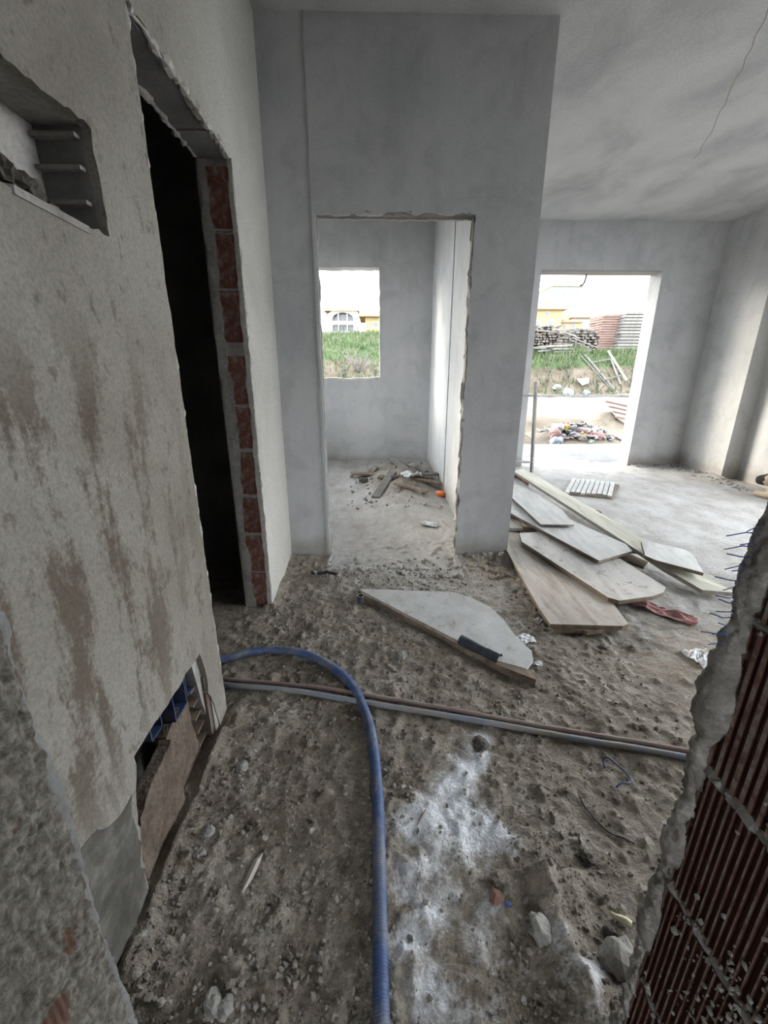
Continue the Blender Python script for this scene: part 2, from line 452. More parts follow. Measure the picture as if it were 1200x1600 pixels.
MAT['trash'] = [plain('scrap_%s' % k, tuple(q * .4 for q in c), .8, .15) for k, c in (('white', (.60, .61, .62)), ('pink', (.50, .30, .29)), ('dark', (.08, .075, .085)), ('beige', (.47, .41, .35)), ('blue', (.38, .44, .50)), ('red', (.42, .14, .11)), ('yellow', (.60, .45, .12)), ('green', (.30, .38, .32)))]

# ------------------------------------------------------------------ layout numbers (metres; camera stands at 0, 0)
XL = -.597          # left wall face
YC = 2.865          # centre wall face
YB = 6.0            # terrace wall face
H = 3.04            # ceiling
JX, JXR, JY0, JY1 = .46, .478, .215, .465   # entry opening jambs
WHITE = [(.406, 1.251, .05), (.37, 1.19, .06), (.331, 1.13, .07), (.28, 1.08, .08), (.249, 1.03, .10), (.226, .973, .11), (.13, .93, .08), (.186, .86, .12), (.30, .90, .09), (.10, .80, .09), (.16, .74, .10), (.09, .66, .07), (.24, .64, .06), (.12, .56, .09), (.30, .72, .05), (.43, .65, .05), (.46, .56, .06), (.20, .50, .08)]

def hf(x, y):
    x = np.asarray(x, float); y = np.asarray(y, float)
    near = (1 - sstep(2.6, 4.2, y)) * (1 - .55 * sstep(.9, 2.2, x)); rg = .22 + .78 * near
    far2 = 1 - .8 * sstep(1.2, 2.6, y) * sstep(-.6, 1.0, x)
    z = .022 * (fbm(x * 1.3, y * 1.3, 3, 1) - .5)
    z = z + rg * far2 * .026 * (fbm(x * 5, y * 5, 4, 2) - .5)
    z = z + rg * .014 * (fbm(x * 17, y * 17, 3, 3) - .5)
    l = vn(x * 24, y * 24, 5); z = z + rg * .012 * np.clip(l - .6, 0, 1) / .4
    l = vn(x * 48, y * 48, 6); z = z + rg * .008 * np.clip(l - .55, 0, 1) / .45
    z = z + .05 * np.exp(-np.abs(x - XL - .02) / .05) * (y < 1.42) * fbm(x * 8, y * 8, 3, 8)
    z = z + .05 * np.exp(-np.abs(x - XL) / .05) * (y > 2.2) * (y < 2.9) * (x > XL - .05) * fbm(x * 8, y * 8, 3, 8)
    z = z + .09 * np.exp(-np.abs(y - 2.84) / .07) * ((x < -.31) | ((x > .58) & (x < 1.0))) * (x > -.62) * fbm(x * 9, y * 9, 3, 9)
    z = z + .07 * np.exp(-np.abs(x - JX) / .06) * (y < .8) * fbm(x * 9, y * 9, 3, 11)
    z = z + .17 * np.exp(-((x - .35) ** 2 / .32 ** 2 + (y - 4.9) ** 2 / .6 ** 2)) * (.6 + .8 * fbm(x * 6, y * 6, 3, 12)) * (y > 3.1)
    z = z + .06 * np.exp(-np.abs(y - 5.98) / .08) * (x > 3.7) * fbm(x * 7, y * 7, 3, 13)
    z = z + .06 * np.exp(-np.abs(x - 4.4) / .08) * (y > 5.1) * fbm(x * 7, y * 7, 3, 14)
    z = z + .10 * sstep(4.6, 5.9, y) * (x < .83)
    z = z + .04 * np.exp(-((x - .46) ** 2 + (y - .55) ** 2) / .06 ** 2)
    return z
def fz(x, y): return float(hf(x, y))

# ------------------------------------------------------------------ floor
xs = np.unique(np.round(np.concatenate([np.arange(-3.4, -.75, .12), np.arange(-.75, 1.25, .0075), np.arange(1.25, 2.4, .018), np.arange(2.4, 4.75, .04)]), 4))
ys = np.unique(np.round(np.concatenate([np.arange(-2.6, .25, .12), np.arange(.25, 2.1, .0075), np.arange(2.1, 3.3, .014), np.arange(3.3, 6.7, .035)]), 4))
X, Y = np.meshgrid(xs, ys, indexing='ij')
P = np.stack([X, Y, hf(X, Y)], -1)
me = grid_mesh('floor', xs, ys, P)
dust = np.zeros_like(X)
for (a, b, r_) in WHITE: dust = np.maximum(dust, (1.0 if b > .88 else .62) * np.exp(-((X - a) ** 2 + (Y - b) ** 2) / (r_ * 1.05) ** 2))
dust = dust + .25 * sstep(.5, .75, fbm(X * 7, Y * 7, 3, 21)) * (Y < 1.0) * (X > .05)
pale = .15 + .55 * sstep(1.6, 3.2, Y + .35 * X) + .25 * sstep(3.0, 4.6, Y + .3 * X) - .35 * np.exp(-((Y - 2.7) ** 2) / .2 ** 2) * (X < .95) * ((X < -.33) | (X > .6))
pale = pale - .25 * (X < -.2) * (Y < 2.2) - .9 * np.exp(-((X - .35) ** 2 / .45 ** 2 + (Y - 5.0) ** 2 / .8 ** 2)) * (Y > 3.1)
pale = pale + .5 * (X > -.33) * (X < .62) * sstep(2.55, 2.9, Y) * (1 - sstep(3.2, 4.0, Y))
attr(me, 'dust', dust); attr(me, 'pale', pale)
floor = put('floor', me, None, MAT['floor']); struct(floor, 'rough dirt and cement covered floor')

# ------------------------------------------------------------------ ceiling
mb = MB(); mb.box(-3.5, 5.0, -2.7, 6.6, H, H + .2)
ceil = struct(mb.build('ceiling', MAT['ceiling']), 'rough grey rendered ceiling')
def spline2(p): return [(p[i][0] + (p[i + 1][0] - p[i][0]) * t, p[i][1] + (p[i + 1][1] - p[i][1]) * t) for i in range(len(p) - 1) for t in (0, .33, .66)] + [p[-1]]
mb = MB()
cr = [(1.90, 2.60), (2.01, 2.80), (2.10, 2.98), (2.24, 3.24), (2.36, 3.50), (2.51, 3.79), (2.63, 4.05), (2.78, 4.39)]
mb.tube([(x + random.uniform(-.012, .012), y, H + .002) for x, y in spline2(cr)], .0042, 5)
mb.build('crack', MAT['crack'], ceil)

# ------------------------------------------------------------------ left wall
fnL = lambda x0: (lambda u, v, d: (x0 - d, u, v))
DY0, DY1, DZ = 1.405, 2.23, 2.17
hole = [(.77, -.06), (.775, .14), (.80, .29), (.83, .41), (.98, .405), (1.11, .40), (1.25, .40), (1.275, .28), (1.265, .22), (1.30, .14), (1.34, -.06)]
niche = rect(.60, 1.14, 1.605, 1.805)
door_out = [(JY1 - .03, -.1), (.765, -.1)] + ragged(hole[1:-1], .025, .010, 3, False) + [hole[-2], (1.345, -.1)]
jamb_near = ragged([(DY0, -.1), (DY0, DZ)], .03, .005, 5, False)
head = ragged([(DY0, DZ + .005), (DY1, DZ)], .02, .012, 6, False)
jamb_far = ragged([(DY1, DZ), (DY1, -.1)], .03, .005, 7, False)
outer = door_out + jamb_near + head + jamb_far + [(DY1, -.1), (YC + .02, -.1), (YC + .02, H + .02), (JY1 - .03, H + .02)]
niche_r = ragged(niche, .02, .006, 9)
core_out = [(JY1 - .03, -.1), (.79, -.1), (.80, .27), (.85, .38), (1.22, .38), (1.25, .2), (1.32, -.1), (DY0 + .004, -.1), (DY0 + .004, DZ + .012), (DY1 + .006, DZ + .012), (DY1 + .006, -.1), (YC + .02, -.1), (YC + .02, H + .02), (JY1 - .03, H + .02)]
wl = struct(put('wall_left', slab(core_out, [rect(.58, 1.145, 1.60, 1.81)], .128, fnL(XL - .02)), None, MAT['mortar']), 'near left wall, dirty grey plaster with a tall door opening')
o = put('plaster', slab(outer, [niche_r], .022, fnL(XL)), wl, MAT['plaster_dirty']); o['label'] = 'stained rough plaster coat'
# back of wall towards the dark room
put('back_coat', slab([(JY1, -.1), (DY0 + .01, -.1), (DY0 + .01, DZ + .02), (DY1 + .008, DZ + .02), (DY1 + .008, -.1), (YC, -.1), (YC, H), (JY1, H)], [], .012, lambda u, v, d: (XL - .148 - d, u, v)), wl, MAT['mortar'])
# damp cement patch low beside the entry
put('damp_patch', slab(ragged([(.46, -.08), (.765, -.08), (.775, .16), (.79, .33), (.72, .34), (.62, .40), (.46, .50)], .02, .012, 12), [], .003, lambda u, v, d: (XL + .0015 - d, u, v)), wl, MAT['damp_cement'])
# lintel soffit boards over the left door
for i, (a, b) in enumerate(((DY0, 1.66), (1.665, 2.0), (2.004, DY1))):
    mb = MB(); mb.box(XL - .145, XL - .018, a, b, DZ + .002 + .004 * (i % 2), DZ + .03)
    mb.build('lintel_block', MAT['concrete_dark'], wl)

def ribbed(name, w, h, d, pitch, ridge, depth, seed=0, step=1):
    """ribbed clay block; face looks to -Y in local space, ribs upright; origin at base centre"""
    rr = random.Random(seed); prof = []; x = -w / 2
    prof.append((x, 0))
    while x + pitch < w / 2 - .004:
        pp = pitch * rr.uniform(.9, 1.1)
        rg = ridge * rr.uniform(.8, 1.25)
        prof += [(x + rg, 0), (x + rg + .001, depth * rr.uniform(.8, 1.1)), (x + pp - .001, depth), (x + pp, 0)]
        x += pp
    prof.append((w / 2, 0))
    prof += [(w / 2, d), (-w / 2, d)]
    n_ = len(prof); v = [(a, b, 0) for a, b in prof] + [(a, b, h) for a, b in prof]
    f = [(i, (i + 1) % n_, (i + 1) % n_ + n_, i + n_) for i in range(n_)]
    for t in tessellate_polygon([[Vector((a, b, 0)) for a, b in prof]]):
        f.append(tuple(t)[::-1]); f.append(tuple(i + n_ for i in t))
    me = bpy.data.meshes.new(name); me.from_pydata(v, [], f); me.update()
    bm = bmesh.new(); bm.from_mesh(me); bmesh.ops.recalc_face_normals(bm, faces=bm.faces); bm.to_mesh(me); bm.free()
    return me

# bricks of the far jamb (face towards the camera)
bme = ribbed('jamb_brick', .098, .232, .05, .009, .005, .0025, 4)
bme.materials.append(MAT['brick'])
z = .0; i = 0
for hgt in (.22, .235, .215, .245, .23, .24, .05, .235, .24, .24):
    if hgt > .1:
        o = bpy.data.objects.new('brick', bme); COL.objects.link(o); o.parent = wl
        o.location = Vector((XL - .066 + random.uniform(-.004, .004), DY1 - .002 + random.uniform(-.002, .001), z + .006)) - wl.location
        o.scale = (1, 1, (hgt - .012) / .232)
    z += hgt
# mortar skim beside the jamb bricks
mb = MB(); 
pts = ragged([(XL - .149, -.05), (XL - .098, -.05), (XL - .112, .6), (XL - .095, .95), (XL - .108, 1.5), (XL - .112, DZ), (XL - .149, DZ)], .03, .010, 15)
put('jamb_mortar', slab(pts, [], .012, lambda u, v, d: (u, DY1 - .004 + d, v)), wl, MAT['mortar'])
pts = ragged([(XL - .022, -.05), (XL - .001, -.05), (XL - .001, DZ), (XL - .02, DZ), (XL - .026, 1.2)], .03, .005, 16)
put('jamb_mortar', slab(pts, [], .012, lambda u, v, d: (u, DY1 - .006 + d, v)), wl, MAT['mortar_pale'])
for zz in (.232, .455, .675, .92, 1.15, 1.415, 1.65, 1.89):
    pts = ragged(rect(XL - .118, XL - .010, zz - .006, zz + .006), .012, .010, int(zz * 100))
    put('jamb_joint', slab(pts, [], .01, lambda u, v, d: (u, DY1 - .003 + d, v)), wl, MAT['mortar'])

for (xa, za, sd) in ((XL - .004, DZ + .004, 3), (XL - .143, DZ + .004, 4)):
    yy = np.linspace(DY0 + .01, DY1, 110)
    mb = MB(); mb.tube([(xa - .004 * float(vn(y_ * 40, 1, sd)), y_, za + .010 * (float(vn(y_ * 26, 2, sd)) - .5)) for y_ in yy], [.003 + .016 * float(vn(y_ * 47, 3, sd)) ** 2 for y_ in yy], 7)
    mb.build('mortar_bead', MAT['mortar_pale'], wl)
zz = np.linspace(-.02, DZ, 200)
mb = MB(); mb.tube([(XL - .006 + .004 * float(vn(z_ * 33, 1, 5)), DY1 + .002, z_) for z_ in zz], [.003 + .012 * float(vn(z_ * 41, 3, 6)) ** 2 for z_ in zz], 7); mb.build('mortar_bead', MAT['mortar_pale'], wl)
mb = MB(); mb.tube([(XL - .008, DY0 - .002 - .003 * float(vn(z_ * 33, 1, 7)), z_) for z_ in zz], [.003 + .011 * float(vn(z_ * 37, 3, 8)) ** 2 for z_ in zz], 7); mb.build('mortar_bead', MAT['mortar_pale'], wl)
# niche: back plate, webs of a broken hollow block on its far side, sill strip
mb = MB(); mb.box(XL - .135, XL - .122, .56, 1.16, 1.58, 1.83); mb.build('niche_back', MAT['mortar_pale'], wl)
mb = MB(); mb.box(XL - .122, XL - .004, .60, 1.142, 1.585, 1.604); mb.build('niche_sill', MAT['mortar'], wl)
mb = MB(); mb.box(XL - .122, XL - .02, 1.138, 1.15, 1.60, 1.81); mb.build('niche_side', MAT['concrete_dark'], wl)
for zz in (1.788, 1.73, 1.666, 1.61):
    mb = MB(); mb.box(XL - .120, XL - .026, 1.118, 1.14, zz - .004, zz + .004); mb.build('block_web', MAT['mortar'], wl)
mb = MB(); mb.prism([(XL + .004, .86, 1.610), (XL - .030, .845, 1.612), (XL - .045, 1.05, 1.608), (XL + .003, 1.06, 1.604)], .014); mb.build('sill_strip', MAT['mortar'], wl)

# broken-out hole at the foot of the wall: exposed clay blocks and their cavities
mb = MB(); mb.box(XL - .150, XL - .135, .72, 1.38, -.05, .44); mb.build('cavity_back', MAT['concrete_dark'], wl)
for k, poly in enumerate(([(.785, -.05), (.79, .12), (.83, .20), (.93, .235), (1.035, .25), (1.03, .1), (1.02, -.05)], [(1.028, -.05), (1.04, .1), (1.045, .245), (1.14, .27), (1.20, .25), (1.205, .1), (1.21, -.05)])):
    o = put('brick', slab(ragged(poly, .02, .006, 30 + k), [], .035, lambda u, v, d: (XL - .012 - d - .05 * max(0, v) - .02 * k, u, v)), wl, MAT['rubbly'])
    o['label'] = 'broken clay block with dusty pinkish face'
# open cells at the corner block
for k in range(5):
    z0 = .035 + .058 * k
    mb = MB(); mb.box(XL - .12, XL - .030, 1.205, 1.268, z0, z0 + .006); mb.build('block_web', MAT['brick_dusty'], wl)
mb = MB(); mb.box(XL - .10, XL - .010, 1.268, 1.30, -.05, .285); mb.build('brick', MAT['brick_dusty'], wl)
mb = MB(); mb.box(XL - .09, XL - .004, 1.29, DY0 - .006, -.05, .17); mb.build('mortar_foot', MAT['mortar'], wl)
# blue flush boxes left in the hole
def openbox(x0, x1, y0, y1, z0, z1, t=.004):
    mb = MB(); mb.box(x0, x0 + t, y0, y1, z0, z1); mb.box(x0, x1, y0, y0 + t, z0, z1); mb.box(x0, x1, y1 - t, y1, z0, z1)
    mb.box(x0, x1, y0, y1, z0, z0 + t); mb.box(x0, x1, y0, y1, z1 - t, z1); return mb
for k, a in enumerate(((XL - .10, XL - .03, 1.09, 1.175, .262, .385), (XL - .09, XL - .035, 1.19, 1.245, .27, .385), (XL - .11, XL - .05, .985, 1.05, .29, .38))):
    jb = tag(openbox(*a).build('junction_box', MAT['blue_plastic']), ('blue plastic flush box in the broken wall foot, widest of three', 'narrow blue plastic flush box nearest the doorway corner in the broken wall foot', 'small blue plastic flush box deepest left in the broken wall foot')[k], 'junction box')
rebar = MB().tube([(XL - .08, .80, .30), (XL - .07, .86, .285)], .006, 6)
rebar.build('conduit_stub', MAT['black'], wl)

# ------------------------------------------------------------------ centre wall with the inner doorway
CX0, CX1 = -.323, .595
CZ = 2.164
fnC = lambda y0: (lambda u, v, d: (u, y0 + d, v))
XE = .973
l_ = ragged([(CX0, -.1), (CX0, CZ)], .035, .005, 41, False)
t_ = ragged([(CX0, CZ), (CX1, CZ + .005)], .025, .009, 42, False)
r_ = ragged([(CX1, CZ), (CX1, -.1)], .03, .007, 43, False)
outer = [(XL - .02, -.1)] + l_ + t_ + r_ + [(CX1, -.1), (XE, -.1), (XE, H + .02), (XL - .02, H + .02)]
core = [(XL - .02, -.1), (CX0 - .004, -.1), (CX0 - .004, CZ + .01), (CX1 + .004, CZ + .01), (CX1 + .004, -.1), (XE - .001, -.1), (XE - .001, H + .02), (XL - .02, H + .02)]
wc = struct(put('wall_center', slab(core, [], .09, fnC(YC + .02)), None, MAT['mortar']), 'grey plastered centre wall with inner doorway')
outer = [(-.338, -.1)] + l_ + t_ + r_ + [(CX1, -.1), (XE, -.1), (XE, H + .02), (-.345, H + .02)] + ragged([(-.345, H), (-.338, 0)], .06, .003, 44, False)
put('plaster', slab(outer, [], .022, fnC(YC)), wc, MAT['plaster'])
put('column_coat', slab([(XL - .02, -.1), (-.335, -.1), (-.335, H + .02), (XL - .02, H + .02)], [], .015, fnC(YC + .008)), wc, MAT['plaster'])
put('back_coat', slab([(-1.5, -.1)] + ragged([(CX0 - .002, -.1), (CX0 - .002, CZ)], .03, .006, 45, False) + ragged([(CX0, CZ + .002), (CX1 + .002, CZ + .002)], .03, .006, 46, False) + ragged([(CX1 + .002, CZ), (CX1 + .002, -.1)], .02, .009, 47, False) + [(CX1, -.1), (XE - .001, -.1), (XE - .001, H), (-1.5, H)], [], .018, fnC(YC + .105)), wc, MAT['plaster_pale'])
# flush column edge left of the doorway and chipped mortar bead on the right reveal
nn = 160; zz = np.linspace(-.02, CZ, nn)
mb = MB(); mb.tube([(CX1 + .006 - .012 * float(vn(z_ * 19, 3, 4)), YC + .012 + .01 * float(vn(z_ * 11, 7, 4)), z_) for z_ in zz], [.007 + .014 * float(vn(z_ * 31, 1.5, 9)) ** 2 for z_ in zz], 7)
mb.build('mortar_bead', MAT['mortar'], wc)
mb = MB(); xx = np.linspace(CX0, CX1, 70)
mb.tube([(x_, YC + .012, CZ + .004 + .008 * float(vn(x_ * 23, 3, 6))) for x_ in xx], [.005 + .014 * float(vn(x_ * 27, 2, 8)) ** 2 for x_ in xx], 6)
mb.build('mortar_bead', MAT['mortar'], wc)

# ------------------------------------------------------------------ inner room
YW = 6.0
win = ragged(rect(-1.05, .090, 1.185, 2.516), .05, .004, 51)
ww = struct(put('wall_window', slab([(-1.6, -.1), (.885, -.1), (.885, H + .02), (-1.6, H + .02)], [win], .2, fnC(YW)), None, MAT['plaster']), 'inner room wall with an open window hole')
mb = MB(); mb.tube([(x_, YW + .06, 1.175 + .02 * float(vn(x_ * 6, 1, 2))) for x_ in np.linspace(-1.04, .09, 40)], [.018 + .022 * float(vn(x_ * 9, 5, 3)) for x_ in np.linspace(-1.04, .09, 40)], 7)
mb.build('sill_mortar', MAT['mortar_pale'], ww)
mb = MB(); mb.box(.766, .89, YC + .11, YW + .01, -.1, H + .02)
wr = struct(mb.build('wall_partition', MAT['plaster_pale']), 'pale side wall of the inner room')
mb = MB(); mb.box(.760, .767, 4.52, 4.535, 0, 2.95); mb.build('plaster_joint', MAT['mortar'], wr)
struct(put('wall_inner_left', slab([(YC + .1, -.1), (YW + .2, -.1), (YW + .2, H + .02), (YC + .1, H + .02)], [rect(4.0, 5.7, .75, 2.7)], .12, lambda u, v, d: (-1.5 - d, u, v)), None, MAT['plaster_pale']), 'far side wall of the inner room with an added opening for light')  # window hole is added out of view to light the inner room

# ------------------------------------------------------------------ terrace wall and right wall
wb = struct(put('wall_back', slab([(.88, -.1), (2.12, -.1), (2.12, 2.5)] + [(3.67, 2.5), (3.67, -.1), (4.80, -.1), (4.80, H + .02), (.88, H + .02)], [rect(1.02, 1.95, .85, 2.5)], .25, fnC(YB)), None, MAT['plaster']), 'grey back wall with a tall terrace opening')  # hole behind the centre wall is unseen, added to brighten the main room
mb = MB(); mb.box(3.659, 3.671, YB - .001, YB + .25, -.08, 2.5); mb.build('reveal_coat', MAT['plaster'], wb)
mb = MB(); mb.box(2.12, 3.67, YB - .001, YB + .25, 2.490, 2.502); mb.build('head_coat', MAT['plaster_pale'], wb)
wR = struct(put('wall_right', slab([(-.2, -.1), (.6, -.1), (.6, 2.9), (4.15, 2.9), (4.15, -.1), (6.0, -.1), (6.0, H + .02), (-.2, H + .02)], [], .22, lambda u, v, d: (4.60 + d, u, v)), None, MAT['plaster_pale']), 'right wall with stepped pilaster')  # its out-of-view opening is added and enlarged for more daylight
mb = MB(); mb.box(4.40, 4.605, 5.19, YB + .01, -.08, H + .01); mb.build('pilaster', MAT['plaster_pale'], wR)
mb = MB(); mb.box(4.585, 4.605, 4.15, 4.72, -.08, H + .01); mb.build('plaster_step', MAT['plaster_pale'], wR)

# ------------------------------------------------------------------ entry wall the photographer stands in
fnE = lambda u, v, d: (u, JY0 + d, v)
we = struct(put('wall_entry', slab([(-1.6, -.1), (-JX - .012, -.1), (-JX - .012, 2.2), (JXR + .012, 2.2), (JXR + .012, -.1), (4.80, -.1), (4.80, H + .02), (-1.6, H + .02)], [], JY1 - JY0 - .006, fnE), None, MAT['mortar']), 'entry wall of bare clay blocks around the viewer')
# right jamb blocks: ribbed face to -X
variants = []
for s_, (pi_, rg) in enumerate(((.0112, .0026), (.0115, .0024), (.014, .006))):
    q = ribbed('entry_brick', JY1 - JY0 - .004, .238, .10, pi_, rg, .0045, 60 + s_)
    q.materials.append(MAT['brick_dark']); q.materials.append(MAT['brick_ridge'])
    for p in q.polygons:
        if p.normal.y < -.9 and p.center.y < .001: p.material_index = 1
    variants.append(q)
for k in range(9):
    o = bpy.data.objects.new('brick', variants[2 if k >= 3 else k % 2]); COL.objects.link(o); o.parent = we
    o.rotation_euler = (0, 0, R(-90))
    o.location = Vector((JXR + random.uniform(-.002, .002), (JY0 + JY1) / 2, .024 + .25 * k)) - we.location
    if k < 8:
        zj = .024 + .25 * (k + 1) - .006
        mb = MB(); yy = np.linspace(JY0 + .01, JY1 - .005, 40)
        mb.tube([(JXR + .012 - .004 * float(vn(y_ * 70, k, 3)), y_, zj + .006 * (float(vn(y_ * 40, k, 5)) - .5)) for y_ in yy], [.008 + .006 * float(vn(y_ * 120, k, 6)) for y_ in yy], 6)
        mb.build('mortar_joint', MAT['mortar'], we)
# mortar spatter on the right jamb, bottom corner
rng = np.random.default_rng(5); V0, F0 = ico(1); vv = []; ff = []; c = 0
for k in range(520):
    if k < 380: y_ = JY1 - abs(rng.normal(.17, .05)); z_ = rng.normal(.5, .10) - (y_ - .30) * 1.0
    else: y_ = rng.uniform(JY0 + .02, JY1 - .01); z_ = .02 + .25 * rng.integers(1, 5) + rng.normal(0, .018)
    if not JY0 + .01 < y_ < JY1 - .005: continue
    r_ = .001 + .0042 * rng.random() ** 2
    vv.append((V0 * r_ * rng.uniform(.6, 1.3, 3) * (1 + .3 * rng.normal(size=(len(V0), 1)))) + [JXR - .0005, y_, z_]); ff.append(F0 + c); c += len(V0)
me = bpy.data.meshes.new('mortar_spatter'); me.from_pydata(np.concatenate(vv).tolist(), [], np.concatenate(ff).tolist())
o = put('mortar_spatter', me, we, MAT['mortar']); o['kind'] = 'stuff'
# ragged plaster lip along the far edge of each jamb
def lip(name, x0, sgn, mat, seed, amp=1.0):
    nz, na = 760, 26
    zz = np.linspace(-.03, 2.2, nz); aa = np.linspace(0, 2 * math.pi, na)
    Z, A = np.meshgrid(zz, aa, indexing='ij')
    big = vn(Z * 4.5, Z * 0 + seed, seed); dol = vn(Z * 15, Z * 0 + seed * 2.3, seed + 1) ** 1.4
    lump = fbm(Z * 24 + np.cos(A) * 1.1, np.sin(A) * 1.1 + seed, 4, seed + 2); fine = fbm(Z * 95 + np.cos(A) * 3, np.sin(A) * 3 + Z * 31, 4, seed + 4)
    low = .25 + .75 * (1 - sstep(.95, 1.2, Z))
    r_ = .006 + amp * low * (.010 * big + .024 * dol * (.45 + big) + .018 * (lump - .42)) + .011 * (fine - .5)
    r_ = np.maximum(r_, .003)
    P = np.stack([x0 + sgn * .008 + np.cos(A) * r_ - sgn * .010 * amp * low * (big - .3), JY1 + .010 + np.sin(A) * (r_ * 1.0) + 0 * Z, Z + .010 * (lump - .5)], -1)
    me = grid_mesh(name, zz, aa, P)
    bm = bmesh.new(); bm.from_mesh(me); bmesh.ops.remove_doubles(bm, verts=bm.verts, dist=1e-5); bmesh.ops.recalc_face_normals(bm, faces=bm.faces); bm.to_mesh(me); bm.free()
    return put(name, me, we, mat)
lip('plaster_lip', JXR, 1, MAT['mortar_lip'], 3, .78)
# left jamb: blocks under splashed mortar
for k in range(9):
    u = np.linspace(JY0, JY1 + .004, 110); w = np.linspace(.25 * k - .004, .25 * k + .248, 110)
    U, W = np.meshgrid(u, w, indexing='ij')
    rib = np.clip(np.sin(U / .0115 * 2 * math.pi) * 1.2, -1, 1) * .0022
    cover = sstep(.36, .6, fbm(U * 14, W * 14, 4, 81) + .20 - .24 * np.exp(-((W - .42) / .13) ** 2) * (1 - sstep(.33, .41, U)))
    dsp = rib * (1 - .75 * cover) + cover * (.016 * fbm(U * 48, W * 38, 4, 82) + .009 * vn(U * 110, W * 95, 83) - .008)
    edge = np.minimum(1, np.minimum(W - w[0], w[-1] - W) / .008)
    P = np.stack([-JX - .006 + dsp - .006 * (1 - edge) * (1 - .7 * cover), U, W], -1)
    me = grid_mesh('entry_brick_splashed', u, w, P)
    attr(me, 'cover', cover)
    o = put('brick', me, we, None)
    if k == 0:
        n = N('clay_under_splashed_mortar'); cl = n.ramp(n.noise(6, 4), [(.3, (.10, .062, .045)), (.6, (.165, .095, .07))])
        mo = n.ramp(n.noise(60, 5, .7), [(.3, (.065, .058, .048)), (.5, (.14, .128, .108)), (.7, (.27, .25, .22))])
        MAT['splash'] = n.done(n.mix(n.ramp(n.math('ADD', n.attr('cover'), n.math('MULTIPLY', n.math('SUBTRACT', n.noise(70, 4, .7), .5), 1.2)), [(.2, (0, 0, 0)), (.6, (1, 1, 1))]), cl, mo), .95, n.bump(n.noise(120, 4, .7), .9, .006), .15)
    me.materials.append(MAT['splash'])
lip('plaster_lip', -JX - .012, -1, MAT['concrete_dark'], 8, .45)

# hall behind the camera and the unlit room behind the left doorway
mb = MB(); mb.box(-1.42, -1.3, -2.6, JY0, -.1, H + .02); struct(mb.build('wall_hall_left', MAT['plaster']), 'hall wall behind the viewer on the left')
mb = MB(); mb.box(1.5, 1.62, -2.6, JY0, -.1, H + .02); struct(mb.build('wall_hall_right', MAT['plaster']), 'hall wall behind the viewer on the right')
struct(put('wall_hall_end', slab([(-1.42, -.1), (-.45, -.1), (-.45, 2.15), (.45, 2.15), (.45, -.1), (1.62, -.1), (1.62, H + .02), (-1.42, H + .02)], [], .15, lambda u, v, d: (u, -2.6 - d, v)), None, MAT['plaster']), 'hall end wall with an added light opening behind the viewer')  # unseen opening added to brighten the entry jambs
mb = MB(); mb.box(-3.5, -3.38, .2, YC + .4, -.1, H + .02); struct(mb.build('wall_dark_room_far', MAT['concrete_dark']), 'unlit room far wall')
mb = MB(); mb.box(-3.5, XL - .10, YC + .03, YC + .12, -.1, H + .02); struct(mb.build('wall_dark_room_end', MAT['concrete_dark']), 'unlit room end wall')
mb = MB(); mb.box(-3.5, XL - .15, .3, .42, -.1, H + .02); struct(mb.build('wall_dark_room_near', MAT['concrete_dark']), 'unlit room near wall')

# ------------------------------------------------------------------ loose gravel on the floor (uncountable)
def scatter(nm, count, sampler, rmin, rmax, mat, seed, label):
    rng = np.random.default_rng(seed); V0, F0 = ico(1)
    V0 = V0[:12]; 
    bm = bmesh.new(); bmesh.ops.create_icosphere(bm, subdivisions=1, radius=1); V0 = np.array([p.co[:] for p in bm.verts]); F0 = np.array([[q.index for q in p.verts] for p in bm.faces]); bm.free()
    pts = []
    while len(pts) < count:
        q = sampler(rng)
        if rng.random() < .85 and any((q[0] - a) ** 2 + (q[1] - b) ** 2 < (w_ * .95) ** 2 for a, b, w_ in WHITE): continue
        pts.append(q)
    pts = np.array(pts)
    r_ = rmin + (rmax - rmin) * rng.random(count) ** 4
    zz = hf(pts[:, 0], pts[:, 1]) + r_ * .25
    vv = []; ff = []
    for k in range(count):
        v = (V0 * (1 + .28 * rng.normal(size=(len(V0), 1)))) * rng.uniform(.6, 1.2, 3) * r_[k]
        vv.append(v @ rotm(rng).T + [pts[k, 0], pts[k, 1], zz[k]]); ff.append(F0 + k * len(V0))
    me = bpy.data.meshes.new(nm); me.from_pydata(np.concatenate(vv).tolist(), [], np.concatenate(ff).tolist()); me.update()
    o = put(nm, me, None, mat); tag(o, label, 'gravel', None, 'stuff'); return o
scatter('gravel', 7000, lambda g: (g.uniform(-.57, .62) if g.random() < .7 else g.uniform(-.55, 1.2), .5 + 2.2 * g.random() ** 1.5), .002, .010, MAT['gravel'], 1, 'loose grit and small stones over the near dirt floor')
scatter('pale_grit', 2500, lambda g: (g.uniform(-.55, 1.1), .5 + 2.0 * g.random() ** 1.4), .0015, .007, MAT['clod'], 2, 'pale cement crumbs over the near dirt floor')
scatter('far_rubble', 700, lambda g: ((g.uniform(-.5, .9), g.uniform(2.55, 2.86)) if g.random() < .3 else ((g.uniform(3.7, 4.4), 5.97 - abs(g.normal(0, .1))) if g.random() < .3 else ((4.38 - abs(g.normal(0, .12)), g.uniform(4.6, 5.9)) if g.random() < .3 else (g.uniform(-.3, .72), g.uniform(4.0, 5.9))))), .005, .026, MAT['clod'], 3, 'crumbled mortar along the foot of the walls')

